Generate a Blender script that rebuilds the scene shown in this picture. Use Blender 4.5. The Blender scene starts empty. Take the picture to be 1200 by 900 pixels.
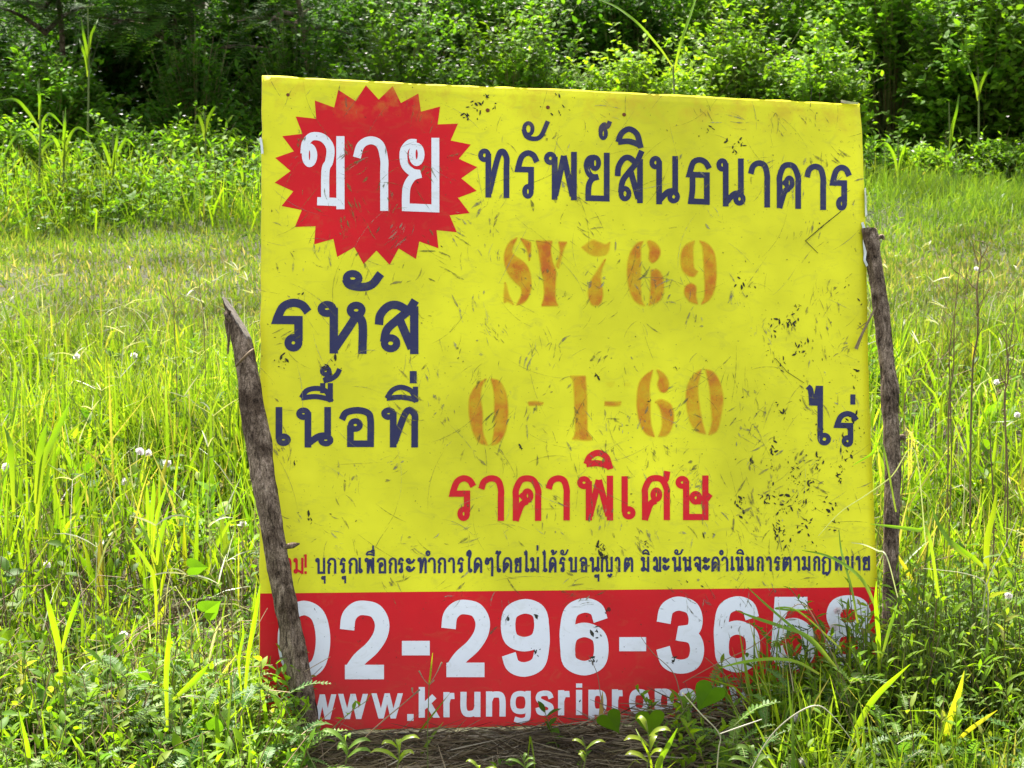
import bpy, bmesh, math, random
import numpy as np
from mathutils import Vector, Matrix, geometry, noise

random.seed(11)
RNG = np.random.default_rng(11)
sc = bpy.context.scene
COL = sc.collection

# ------------------------------------------------------------ camera
FPX = 2270.0                        # focal length in pixels of a 1200 px wide frame
PITCH = math.radians(11.5)
CAM = np.array([0.0, 0.0, 1.375])
cd = bpy.data.cameras.new('camera')
cam = bpy.data.objects.new('camera', cd)
COL.objects.link(cam)
cd.sensor_fit = 'HORIZONTAL'
cd.sensor_width = 36.0
cd.lens = FPX * 36.0 / 1200.0
cd.clip_start = 0.05
cd.clip_end = 500
cam.location = CAM
cam.rotation_euler = (math.pi / 2 - PITCH, 0, 0)
cd.dof.use_dof = True
cd.dof.focus_distance = 3.5
cd.dof.aperture_fstop = 24
sc.camera = cam

# ------------------------------------------------------------ daylight: sun high, behind the sign
SUN_EL = math.radians(56)
SUN_AZ = math.radians(-20)          # from +Y (behind the sign) towards -X
w = bpy.data.worlds.new('World')
sc.world = w
w.use_nodes = True
wn = w.node_tree
sky = wn.nodes.new('ShaderNodeTexSky')
sky.sky_type = 'NISHITA'
sky.sun_disc = False
sky.sun_elevation = SUN_EL
sky.sun_rotation = SUN_AZ
sky.air_density = 1.0
sky.dust_density = 2.5
sky.ozone_density = 1.0
bg = wn.nodes['Background']
bg.inputs['Strength'].default_value = 0.15
hsv = wn.nodes.new('ShaderNodeHueSaturation')
hsv.inputs['Saturation'].default_value = 0.45      # hazy tropical sky, less blue than clear air
wn.links.new(sky.outputs[0], hsv.inputs['Color'])
wn.links.new(hsv.outputs[0], bg.inputs[0])
ld = bpy.data.lights.new('sun', 'SUN')
ld.energy = 5.0
ld.angle = math.radians(0.55)
ld.color = (1.0, 0.95, 0.86)
sun = bpy.data.objects.new('sun', ld)
COL.objects.link(sun)
sdir = Vector((math.sin(SUN_AZ) * math.cos(SUN_EL), math.cos(SUN_AZ) * math.cos(SUN_EL), math.sin(SUN_EL)))
sun.rotation_euler = sdir.to_track_quat('Z', 'Y').to_euler()
sun.location = (0, 0, 20)

sc.view_settings.view_transform = 'Standard'
sc.view_settings.look = 'None'
sc.view_settings.gamma = 1.0
sc.view_settings.use_curve_mapping = False
sc.view_settings.exposure = 1.75
try:
    sc.cycles.max_bounces = 8
    sc.cycles.diffuse_bounces = 4
    sc.cycles.transmission_bounces = 5
    sc.cycles.transparent_max_bounces = 16
except Exception:
    pass

# ------------------------------------------------------------ geometry of the view (for placing things in the world)
FWD = np.array([0.0, math.cos(PITCH), -math.sin(PITCH)])
UP = np.array([0.0, math.sin(PITCH), math.cos(PITCH)])
RT = np.array([1.0, 0.0, 0.0])


def ray(px, py):
    return FWD + RT * (px - 600) / FPX + UP * (450 - py) / FPX


def ground_z(x, y):
    """gently uneven ground"""
    x = np.asarray(x, float); y = np.asarray(y, float)
    z = 0.035 * np.sin(x * 1.3 + 0.5) * np.sin(y * 0.9 + 1.0) + 0.02 * np.sin(x * 2.9 + y * 1.7)
    z = z * np.clip((y - 2.5) / 3.0, 0.15, 1.0)
    z = z - 0.035 * np.clip(x, -1, 1) * np.exp(-((y - 3.5) / 1.5) ** 2)
    yb = 3.399 + 0.206 * x                                   # rise added under the sign to shut out sun below its edge
    z = z + (0.037 - .021 * (x + .1)) * np.exp(-((y - yb) / .35) ** 2) * np.clip((x + 1.5) / .5, 0, 1) * np.clip((1.7 - x) / .5, 0, 1)
    z = z + 0.10 * np.clip((y - 9.8) / 2.5, 0, 1) + 0.05 * np.clip(y - 13.5, 0, 6)
    return z


def at(px, py, z=0.0):
    """point of the level z under a viewing direction"""
    r = ray(px, py)
    t = (z - CAM[2]) / r[2]
    return CAM + r * t


def atY(px, py, Y):
    r = ray(px, py)
    return CAM + r * ((Y - CAM[1]) / r[1])


# ------------------------------------------------------------ object helpers
def tag(o, label=None, cat=None, group=None, kind=None):
    if label: o['label'] = label
    if cat: o['category'] = cat
    if group: o['group'] = group
    if kind: o['kind'] = kind
    return o


def empty(name, loc, label, cat, group=None):
    o = bpy.data.objects.new(name, None)
    COL.objects.link(o)
    o.location = loc
    o.empty_display_size = 0.1
    return tag(o, label, cat, group)


def link(name, me, mat=None, parent=None, local=False):
    """local=False: the mesh is in world coordinates; it is moved to the parent's frame"""
    o = bpy.data.objects.new(name, me)
    COL.objects.link(o)
    if mat and not me.materials:
        me.materials.append(mat)
    if parent is not None:
        o.parent = parent
        if not local:
            bpy.context.view_layer.update()
            o.matrix_parent_inverse = parent.matrix_world.inverted()
    return o


def mesh_np(name, V, F, attrs=None, smooth=True):
    """V (n,3), F (m,k) with one k"""
    me = bpy.data.meshes.new(name)
    V = np.ascontiguousarray(V, dtype=np.float32)
    F = np.ascontiguousarray(F, dtype=np.int32)
    n, (m, k) = len(V), F.shape
    me.vertices.add(n)
    me.vertices.foreach_set('co', V.ravel())
    me.loops.add(m * k)
    me.loops.foreach_set('vertex_index', F.ravel())
    me.polygons.add(m)
    me.polygons.foreach_set('loop_start', np.arange(0, m * k, k, dtype=np.int32))
    me.polygons.foreach_set('loop_total', np.full(m, k, dtype=np.int32))
    me.polygons.foreach_set('use_smooth', np.full(m, smooth, dtype=bool))
    me.update(calc_edges=True)
    for nm, arr in (attrs or {}).items():
        a = me.attributes.new(nm, 'FLOAT', 'POINT')
        a.data.foreach_set('value', np.ascontiguousarray(arr, dtype=np.float32))
    return me


def nrm(a):
    return a / np.maximum(np.linalg.norm(a, axis=-1, keepdims=True), 1e-9)


def clears_board(P):
    """False for blades whose centreline would pass through the sign"""
    D = P - BO
    u = D @ BX; v = D @ BY; w_ = D @ BN
    inn = (u > -.03) & (u < BW + .03) & (v > -.08) & (v < BH + .03)
    lo = np.where(inn, w_, 9).min(1); hi = np.where(inn, w_, -9).max(1)
    return ~((lo < .012) & (hi > -.012))


class Q:
    """collects blades, leaves and stems (all quads) as numpy arrays"""
    def __init__(s, check=False):
        s.check = check; s.V = []; s.F = []; s.R = []; s.T = []; s.n = 0

    def _add(s, V, F, R, T):
        s.V.append(V); s.F.append(F + s.n); s.R.append(R); s.T.append(T); s.n += len(V)

    def line(s, base, d0, length, bend, S, bv=(0, 0, -1)):
        N = len(base)
        t = (np.arange(S) + 0.5) / S
        bv = np.broadcast_to(np.asarray(bv, float), (N, 3))
        D = d0[:, None, :] + (bend[:, None] * t[None, :] ** 1.3)[:, :, None] * bv[:, None, :]
        D = nrm(D)
        step = D * (length[:, None, None] / S)
        P = np.concatenate([base[:, None, :], base[:, None, :] + np.cumsum(step, 1)], 1)
        Dn = np.concatenate([D[:, :1], (D[:, :-1] + D[:, 1:]) / 2, D[:, -1:]], 1)
        return P, nrm(Dn)

    def ribbon(s, base, d0, length, width, bend=None, prof=None, hint=None, fold=0.0, rnd=None, bv=(0, 0, -1), twist=None, roll=None):
        """blades; returns centrelines. prof: width profile at S+1 stations"""
        N = len(base)
        if N == 0: return None
        base = np.asarray(base, float); d0 = nrm(np.asarray(d0, float))
        length = np.broadcast_to(np.asarray(length, float), (N,)); width = np.broadcast_to(np.asarray(width, float), (N,))
        bend = np.zeros(N) if bend is None else np.broadcast_to(np.asarray(bend, float), (N,))
        prof = np.array([0.7, 1, 0.9, 0.6, 0.04] if prof is None else prof, float)
        S = len(prof) - 1
        P, D = s.line(base, d0, length, bend, S, bv)
        if hint is None:
            a = RNG.uniform(0, 2 * math.pi, N)
            hint = np.stack([np.cos(a), np.sin(a), 0.25 * np.ones(N)], -1)
        hint = np.broadcast_to(np.asarray(hint, float), (N, 3))
        side = nrm(np.cross(D, hint[:, None, :]))
        nor = nrm(np.cross(side, D))
        if roll is not None:
            c = np.cos(roll)[:, None, None]; q = np.sin(roll)[:, None, None]
            side, nor = side * c + nor * q, nor * c - side * q
        if twist is not None:
            tt = twist[:, None] * np.linspace(0, 1, S + 1)[None]
            side, nor = side * np.cos(tt)[..., None] + nor * np.sin(tt)[..., None], nor * np.cos(tt)[..., None] - side * np.sin(tt)[..., None]
        hw = (width[:, None] * prof[None, :] * 0.5)[:, :, None]
        if rnd is None: rnd = RNG.random(N)
        rnd = np.broadcast_to(rnd, (N,))
        tl = np.broadcast_to(np.linspace(0, 1, S + 1)[None], (N, S + 1))
        if fold:
            V = np.stack([P - side * hw + nor * hw * fold, P, P + side * hw + nor * hw * fold], 2)
            C = 3
        else:
            V = np.stack([P - side * hw, P + side * hw], 2)
            C = 2
        V = V.reshape(-1, 3)
        idx = (np.arange(N)[:, None, None] * (S + 1) + np.arange(S)[None, :, None]) * C + np.arange(C - 1)[None, None, :]
        F = np.stack([idx, idx + 1, idx + C + 1, idx + C], -1)
        if s.check: F = F[clears_board(P)]
        F = F.reshape(-1, 4)
        s._add(V, F, np.repeat(rnd, (S + 1) * C), np.repeat(tl.ravel(), C))
        return P, D

    def tube(s, base, d0, length, r0, r1, bend=None, S=4, k=4, rnd=None, bv=(0, 0, -1)):
        N = len(base)
        if N == 0: return None
        base = np.asarray(base, float); d0 = nrm(np.asarray(d0, float))
        length = np.broadcast_to(np.asarray(length, float), (N,))
        bend = np.zeros(N) if bend is None else np.broadcast_to(np.asarray(bend, float), (N,))
        P, D = s.line(base, d0, length, bend, S, bv)
        h = np.where(np.abs(D[..., 2:3]) > 0.9, np.array([1.0, 0, 0]), np.array([0, 0, 1.0]))
        A = nrm(np.cross(D, h)); B = np.cross(A, D)
        r = (np.broadcast_to(np.asarray(r0, float), (N,))[:, None] * (1 - np.linspace(0, 1, S + 1))[None] +
             np.broadcast_to(np.asarray(r1, float), (N,))[:, None] * np.linspace(0, 1, S + 1)[None])
        th = np.arange(k) * 2 * math.pi / k
        V = P[:, :, None, :] + r[:, :, None, None] * (A[:, :, None, :] * np.cos(th)[None, None, :, None] + B[:, :, None, :] * np.sin(th)[None, None, :, None])
        V = V.reshape(-1, 3)
        i = (np.arange(N)[:, None, None] * (S + 1) + np.arange(S)[None, :, None]) * k
        j = np.arange(k)[None, None, :]; j2 = (np.arange(k) + 1)[None, None, :] % k
        F = np.stack([i + j, i + j2, i + k + j2, i + k + j], -1)
        if s.check: F = F[clears_board(P)]
        F = F.reshape(-1, 4)
        if rnd is None: rnd = RNG.random(N)
        rnd = np.broadcast_to(rnd, (N,))
        s._add(V, F, np.repeat(rnd, (S + 1) * k), np.repeat(np.broadcast_to(np.linspace(0, 1, S + 1)[None], (N, S + 1)).ravel(), k))
        return P, D

    def tufts(s, cen, rad, per, wid, rnd=None):
        """small globes of short petals/filaments round each centre, standing outwards"""
        N = len(cen)
        g = (np.arange(per) + 0.5) / per
        ph = np.arccos(1 - 1.85 * g); th = np.pi * (1 + 5 ** 0.5) * np.arange(per)
        d = np.stack([np.cos(th) * np.sin(ph), np.sin(th) * np.sin(ph), np.cos(ph)], -1)
        b = np.repeat(cen, per, 0); dd = np.tile(d, (N, 1)) + RNG.normal(0, .12, (N * per, 3))
        L = np.repeat(np.broadcast_to(rad, (N,)), per) * RNG.uniform(.8, 1.1, N * per)
        s.ribbon(b, dd, L, L * wid, prof=[.5, 1, .7], rnd=None if rnd is None else np.repeat(rnd, per))

    def path(s, pts, widths, hint=(0, -1, .3), fold=0.25, rnd=.5, n=5, thick=False, k=5):
        """one blade (or round stem, thick=True) along a given line"""
        P = np.array(pts, float)
        q = np.vstack([2 * P[0] - P[1], P, 2 * P[-1] - P[-2]]); out = []
        for i in range(1, len(q) - 2):
            for j in range(n):
                t = j / n
                out.append(.5 * (2 * q[i] + (q[i + 1] - q[i - 1]) * t + (2 * q[i - 1] - 5 * q[i] + 4 * q[i + 1] - q[i + 2]) * t * t + (3 * q[i] - q[i - 1] - 3 * q[i + 1] + q[i + 2]) * t ** 3))
        out.append(P[-1]); C = np.array(out); m = len(C)
        W = np.interp(np.linspace(0, 1, m), np.linspace(0, 1, len(widths)), widths)
        D = nrm(np.gradient(C, axis=0)); h = np.array(hint, float)
        side = nrm(np.cross(D, h)); nor = nrm(np.cross(side, D))
        if thick:
            th = np.arange(k) * 2 * math.pi / k
            V = (C[:, None] + W[:, None, None] * .5 * (side[:, None] * np.cos(th)[None, :, None] + nor[:, None] * np.sin(th)[None, :, None])).reshape(-1, 3)
            F = [(i * k + j, i * k + (j + 1) % k, (i + 1) * k + (j + 1) % k, (i + 1) * k + j) for i in range(m - 1) for j in range(k)]
            c = k
        else:
            hw = W[:, None] * .5
            V = np.stack([C - side * hw + nor * hw * fold, C, C + side * hw + nor * hw * fold], 1).reshape(-1, 3)
            F = [(i * 3 + j, i * 3 + j + 1, i * 3 + j + 4, i * 3 + j + 3) for i in range(m - 1) for j in range(2)]
            c = 3
        s._add(V, np.array(F), np.full(m * c, rnd), np.repeat(np.linspace(0, 1, m), c))
        return C

    def build(s, name, mat, parent=None, smooth=True, local=False):
        me = mesh_np(name, np.concatenate(s.V), np.concatenate(s.F), {'rnd': np.concatenate(s.R), 'tt': np.concatenate(s.T)}, smooth)
        return link(name, me, mat, parent, local)


# ------------------------------------------------------------ materials
def new_mat(name):
    m = bpy.data.materials.new(name)
    m.use_nodes = True
    nt = m.node_tree
    for n in list(nt.nodes): nt.nodes.remove(n)
    out = nt.nodes.new('ShaderNodeOutputMaterial')
    return m, nt, out


def N_(nt, typ, **kw):
    n = nt.nodes.new(typ)
    for k, v in kw.items():
        if k in n.inputs.keys(): n.inputs[k].default_value = v
        else: setattr(n, k, v)
    return n


def ramp(nt, stops, fac, interp='LINEAR'):
    r = nt.nodes.new('ShaderNodeValToRGB')
    r.color_ramp.interpolation = interp
    e = r.color_ramp.elements
    e[0].position, e[0].color = stops[0][0], (*stops[0][1], 1)
    e[1].position, e[1].color = stops[-1][0], (*stops[-1][1], 1)
    for p, c in stops[1:-1]:
        x = e.new(p); x.color = (*c, 1)
    nt.links.new(fac, r.inputs[0])
    return r.outputs[0]


def leaf_mat(name, stops, trans=0.45, rough=0.42, spec=0.5, tipcol=None, tr_gain=(1.32, 1.36, 0.5), big=0.45, tipfac=0.5):
    """thin leaf: reflects and lets light through; hue from the blade's own random number"""
    m, nt, out = new_mat(name)
    L = nt.links.new
    a = N_(nt, 'ShaderNodeAttribute', attribute_name='rnd')
    col = ramp(nt, stops, a.outputs['Fac'])
    geo = N_(nt, 'ShaderNodeNewGeometry')
    nz = N_(nt, 'ShaderNodeTexNoise', Scale=2.2, Detail=3.0)
    L(geo.outputs['Position'], nz.inputs['Vector'])
    hs = N_(nt, 'ShaderNodeHueSaturation')
    mr = N_(nt, 'ShaderNodeMapRange')
    mr.inputs['From Min'].default_value = 0.3; mr.inputs['From Max'].default_value = 0.7
    mr.inputs['To Min'].default_value = 1 - big; mr.inputs['To Max'].default_value = 1 + big
    L(nz.outputs['Fac'], mr.inputs['Value']); L(mr.outputs[0], hs.inputs['Value'])
    L(col, hs.inputs['Color'])
    c = hs.outputs['Color']
    if tipcol:
        t = N_(nt, 'ShaderNodeAttribute', attribute_name='tt')
        pw = N_(nt, 'ShaderNodeMath', operation='POWER'); pw.inputs[1].default_value = 3.0
        L(t.outputs['Fac'], pw.inputs[0])
        ml = N_(nt, 'ShaderNodeMath', operation='MULTIPLY'); L(pw.outputs[0], ml.inputs[0]); ml.inputs[1].default_value = tipfac
        mx = N_(nt, 'ShaderNodeMix', data_type='RGBA')
        L(ml.outputs[0], mx.inputs[0]); L(c, mx.inputs[6]); mx.inputs[7].default_value = (*tipcol, 1)
        c = mx.outputs[2]
    p = N_(nt, 'ShaderNodeBsdfPrincipled')
    p.inputs['Roughness'].default_value = rough
    p.inputs['Specular IOR Level'].default_value = spec
    L(c, p.inputs['Base Color'])
    tg = N_(nt, 'ShaderNodeMix', data_type='RGBA', blend_type='MULTIPLY'); tg.inputs[0].default_value = 1
    L(c, tg.inputs[6]); tg.inputs[7].default_value = (*tr_gain, 1)
    tr = N_(nt, 'ShaderNodeBsdfTranslucent'); L(tg.outputs[2], tr.inputs['Color'])
    ms = N_(nt, 'ShaderNodeMixShader'); ms.inputs[0].default_value = trans
    L(p.outputs[0], ms.inputs[1]); L(tr.outputs[0], ms.inputs[2]); L(ms.outputs[0], out.inputs['Surface'])
    return m
# ------------------------------------------------------------ the sign: frame of the board
CORN = {'tl': (307, 88), 'tr': (1008, 122), 'br': (1033, 842), 'bl': (303, 858)}


def _homog():
    s = [(0, 1), (1, 1), (1, 0), (0, 0)]
    c = [CORN[k] for k in ('tl', 'tr', 'br', 'bl')]
    A = []
    for (x, y), (u, v) in zip(s, c):
        u -= 600; v = 450 - v
        A.append([x, y, 1, 0, 0, 0, -u * x, -u * y, -u]); A.append([0, 0, 0, x, y, 1, -v * x, -v * y, -v])
    h = np.linalg.svd(np.array(A, float))[2][-1].reshape(3, 3)
    K = np.diag([1 / FPX, 1 / FPX, 1.0])
    a, b, c = K @ h[:, 0], K @ h[:, 1], K @ h[:, 2]
    k = 1.2 / np.linalg.norm(a)
    if c[2] < 0: k = -k
    return a * k, b * k, c * k


_a, _b, _c = _homog()
tow = lambda q: RT * q[0] + UP * q[1] + FWD * q[2]
BW, BH = 1.2, float(np.linalg.norm(_b))
BX = nrm(tow(_a)); BY = tow(_b); BY = nrm(BY - BX * (BX @ BY)); BN = np.cross(BX, BY)   # normal towards the viewer
BO = CAM + tow(_c)
BM = Matrix(((BX[0], BY[0], BN[0], BO[0]), (BX[1], BY[1], BN[1], BO[1]), (BX[2], BY[2], BN[2], BO[2]), (0, 0, 0, 1)))


def P2B(px, py):
    r = ray(px, py)
    t = ((BO - CAM) @ BN) / (r @ BN)
    p = CAM + r * t - BO
    return float(p @ BX), float(p @ BY)


def B2W(u, v, w=0.0):
    return BO + BX * u + BY * v + BN * w


def warp(u, v):
    """slight unevenness of the thin board"""
    z = 0.0022 * math.sin(u * 4.6 + 0.6) * math.sin(v * 4.1) + 0.0012 * math.sin(u * 9 + v * 7)
    e = max(0.0, (u - 1.02) / 0.18)
    z += 0.006 * e * e * math.sin(v * 7.5 + 0.4)
    return z


# ------------------------------------------------------------ stroke lettering
def spline(pts, n=7):
    """Catmull-Rom between corner points; a corner is (x, y, 1)"""
    P = [(p[0], p[1]) for p in pts]
    C = [len(p) > 2 for p in pts]
    runs, cur = [], [0]
    for i in range(1, len(P)):
        cur.append(i)
        if C[i] or i == len(P) - 1:
            runs.append(cur); cur = [i]
    out = []
    for r in runs:
        q = [P[i] for i in r]
        if len(q) == 2:
            seg = q
        else:
            clo = len(q) > 3 and math.hypot(q[0][0] - q[-1][0], q[0][1] - q[-1][1]) < 1e-6
            q2 = [q[-2]] + q + [q[1]] if clo else [(2 * q[0][0] - q[1][0], 2 * q[0][1] - q[1][1])] + q + [(2 * q[-1][0] - q[-2][0], 2 * q[-1][1] - q[-2][1])]
            seg = []
            for i in range(1, len(q2) - 2):
                p0, p1, p2, p3 = q2[i - 1:i + 3]
                for k in range(n):
                    t = k / n
                    seg.append(tuple(0.5 * (2 * p1[j] + (p2[j] - p0[j]) * t + (2 * p0[j] - 5 * p1[j] + 4 * p2[j] - p3[j]) * t * t +
                                            (3 * p1[j] - p0[j] - 3 * p2[j] + p3[j]) * t ** 3) for j in (0, 1)))
            seg.append(q[-1])
        out += seg if not out else seg[1:]
    return out


def strip(pts, w):
    """list of quads (px coords) around a centreline"""
    P = np.array(pts, float)
    d = np.diff(P, axis=0); L = np.linalg.norm(d, axis=1); keep = L > 1e-6
    P = np.concatenate([P[:1], P[1:][keep]]); d = nrm(np.diff(P, axis=0))
    n = np.stack([-d[:, 1], d[:, 0]], 1)
    off = np.zeros_like(P)
    off[0] = n[0]; off[-1] = n[-1]
    for i in range(1, len(P) - 1):
        m = n[i - 1] + n[i]; l2 = m @ m
        m = 2 * m / l2 if l2 > 0.3 else n[i]
        off[i] = m
    if math.hypot(*(P[0] - P[-1])) < 1e-6 and len(P) > 6:
        m = n[0] + n[-1]; off[0] = off[-1] = 2 * m / (m @ m)
    A = P + off * w / 2; B = P - off * w / 2
    return [[A[i], A[i + 1], B[i + 1], B[i]] for i in range(len(P) - 1)]


def ring(cx, cy, rx, ry, w, n=20):
    out = []
    for i in range(n):
        a, b = 2 * math.pi * i / n, 2 * math.pi * (i + 1) / n
        q = []
        for (t, s) in ((a, 1), (b, 1), (b, -1), (a, -1)):
            q.append((cx + (rx + s * w / 2) * math.cos(t), cy + (ry + s * w / 2) * math.sin(t)))
        out.append(q)
    return out


def union(faces):
    """non-overlapping triangles covering the union of the faces"""
    vs, es, keep = [], [], []
    for f in faces:
        f = [(float(p[0]), float(p[1])) for p in f]
        ar = sum(f[i][0] * f[(i + 1) % len(f)][1] - f[(i + 1) % len(f)][0] * f[i][1] for i in range(len(f)))
        if abs(ar) < 1e-4: continue
        b = len(vs); vs += [Vector(p) for p in f]; es += [(b + i, b + (i + 1) % len(f)) for i in range(len(f))]; keep.append(f)
    v, e, t, ov, oe, of = geometry.delaunay_2d_cdt(vs, es, [], 0, 1e-3)
    V = np.array([(p.x, p.y) for p in v]); T = np.array([list(q) for q in t])
    C = V[T].mean(1); ins = np.zeros(len(C), bool)
    for f in keep:
        par = np.zeros(len(C), bool)
        for i in range(len(f)):
            (x1, y1), (x2, y2) = f[i], f[(i + 1) % len(f)]
            if y1 == y2: continue
            par ^= ((y1 > C[:, 1]) != (y2 > C[:, 1])) & (C[:, 0] < (x2 - x1) * (C[:, 1] - y1) / (y2 - y1) + x1)
        ins |= par
    return [tuple(p) for p in V], [list(map(int, q)) for q in T[ins]]


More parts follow.
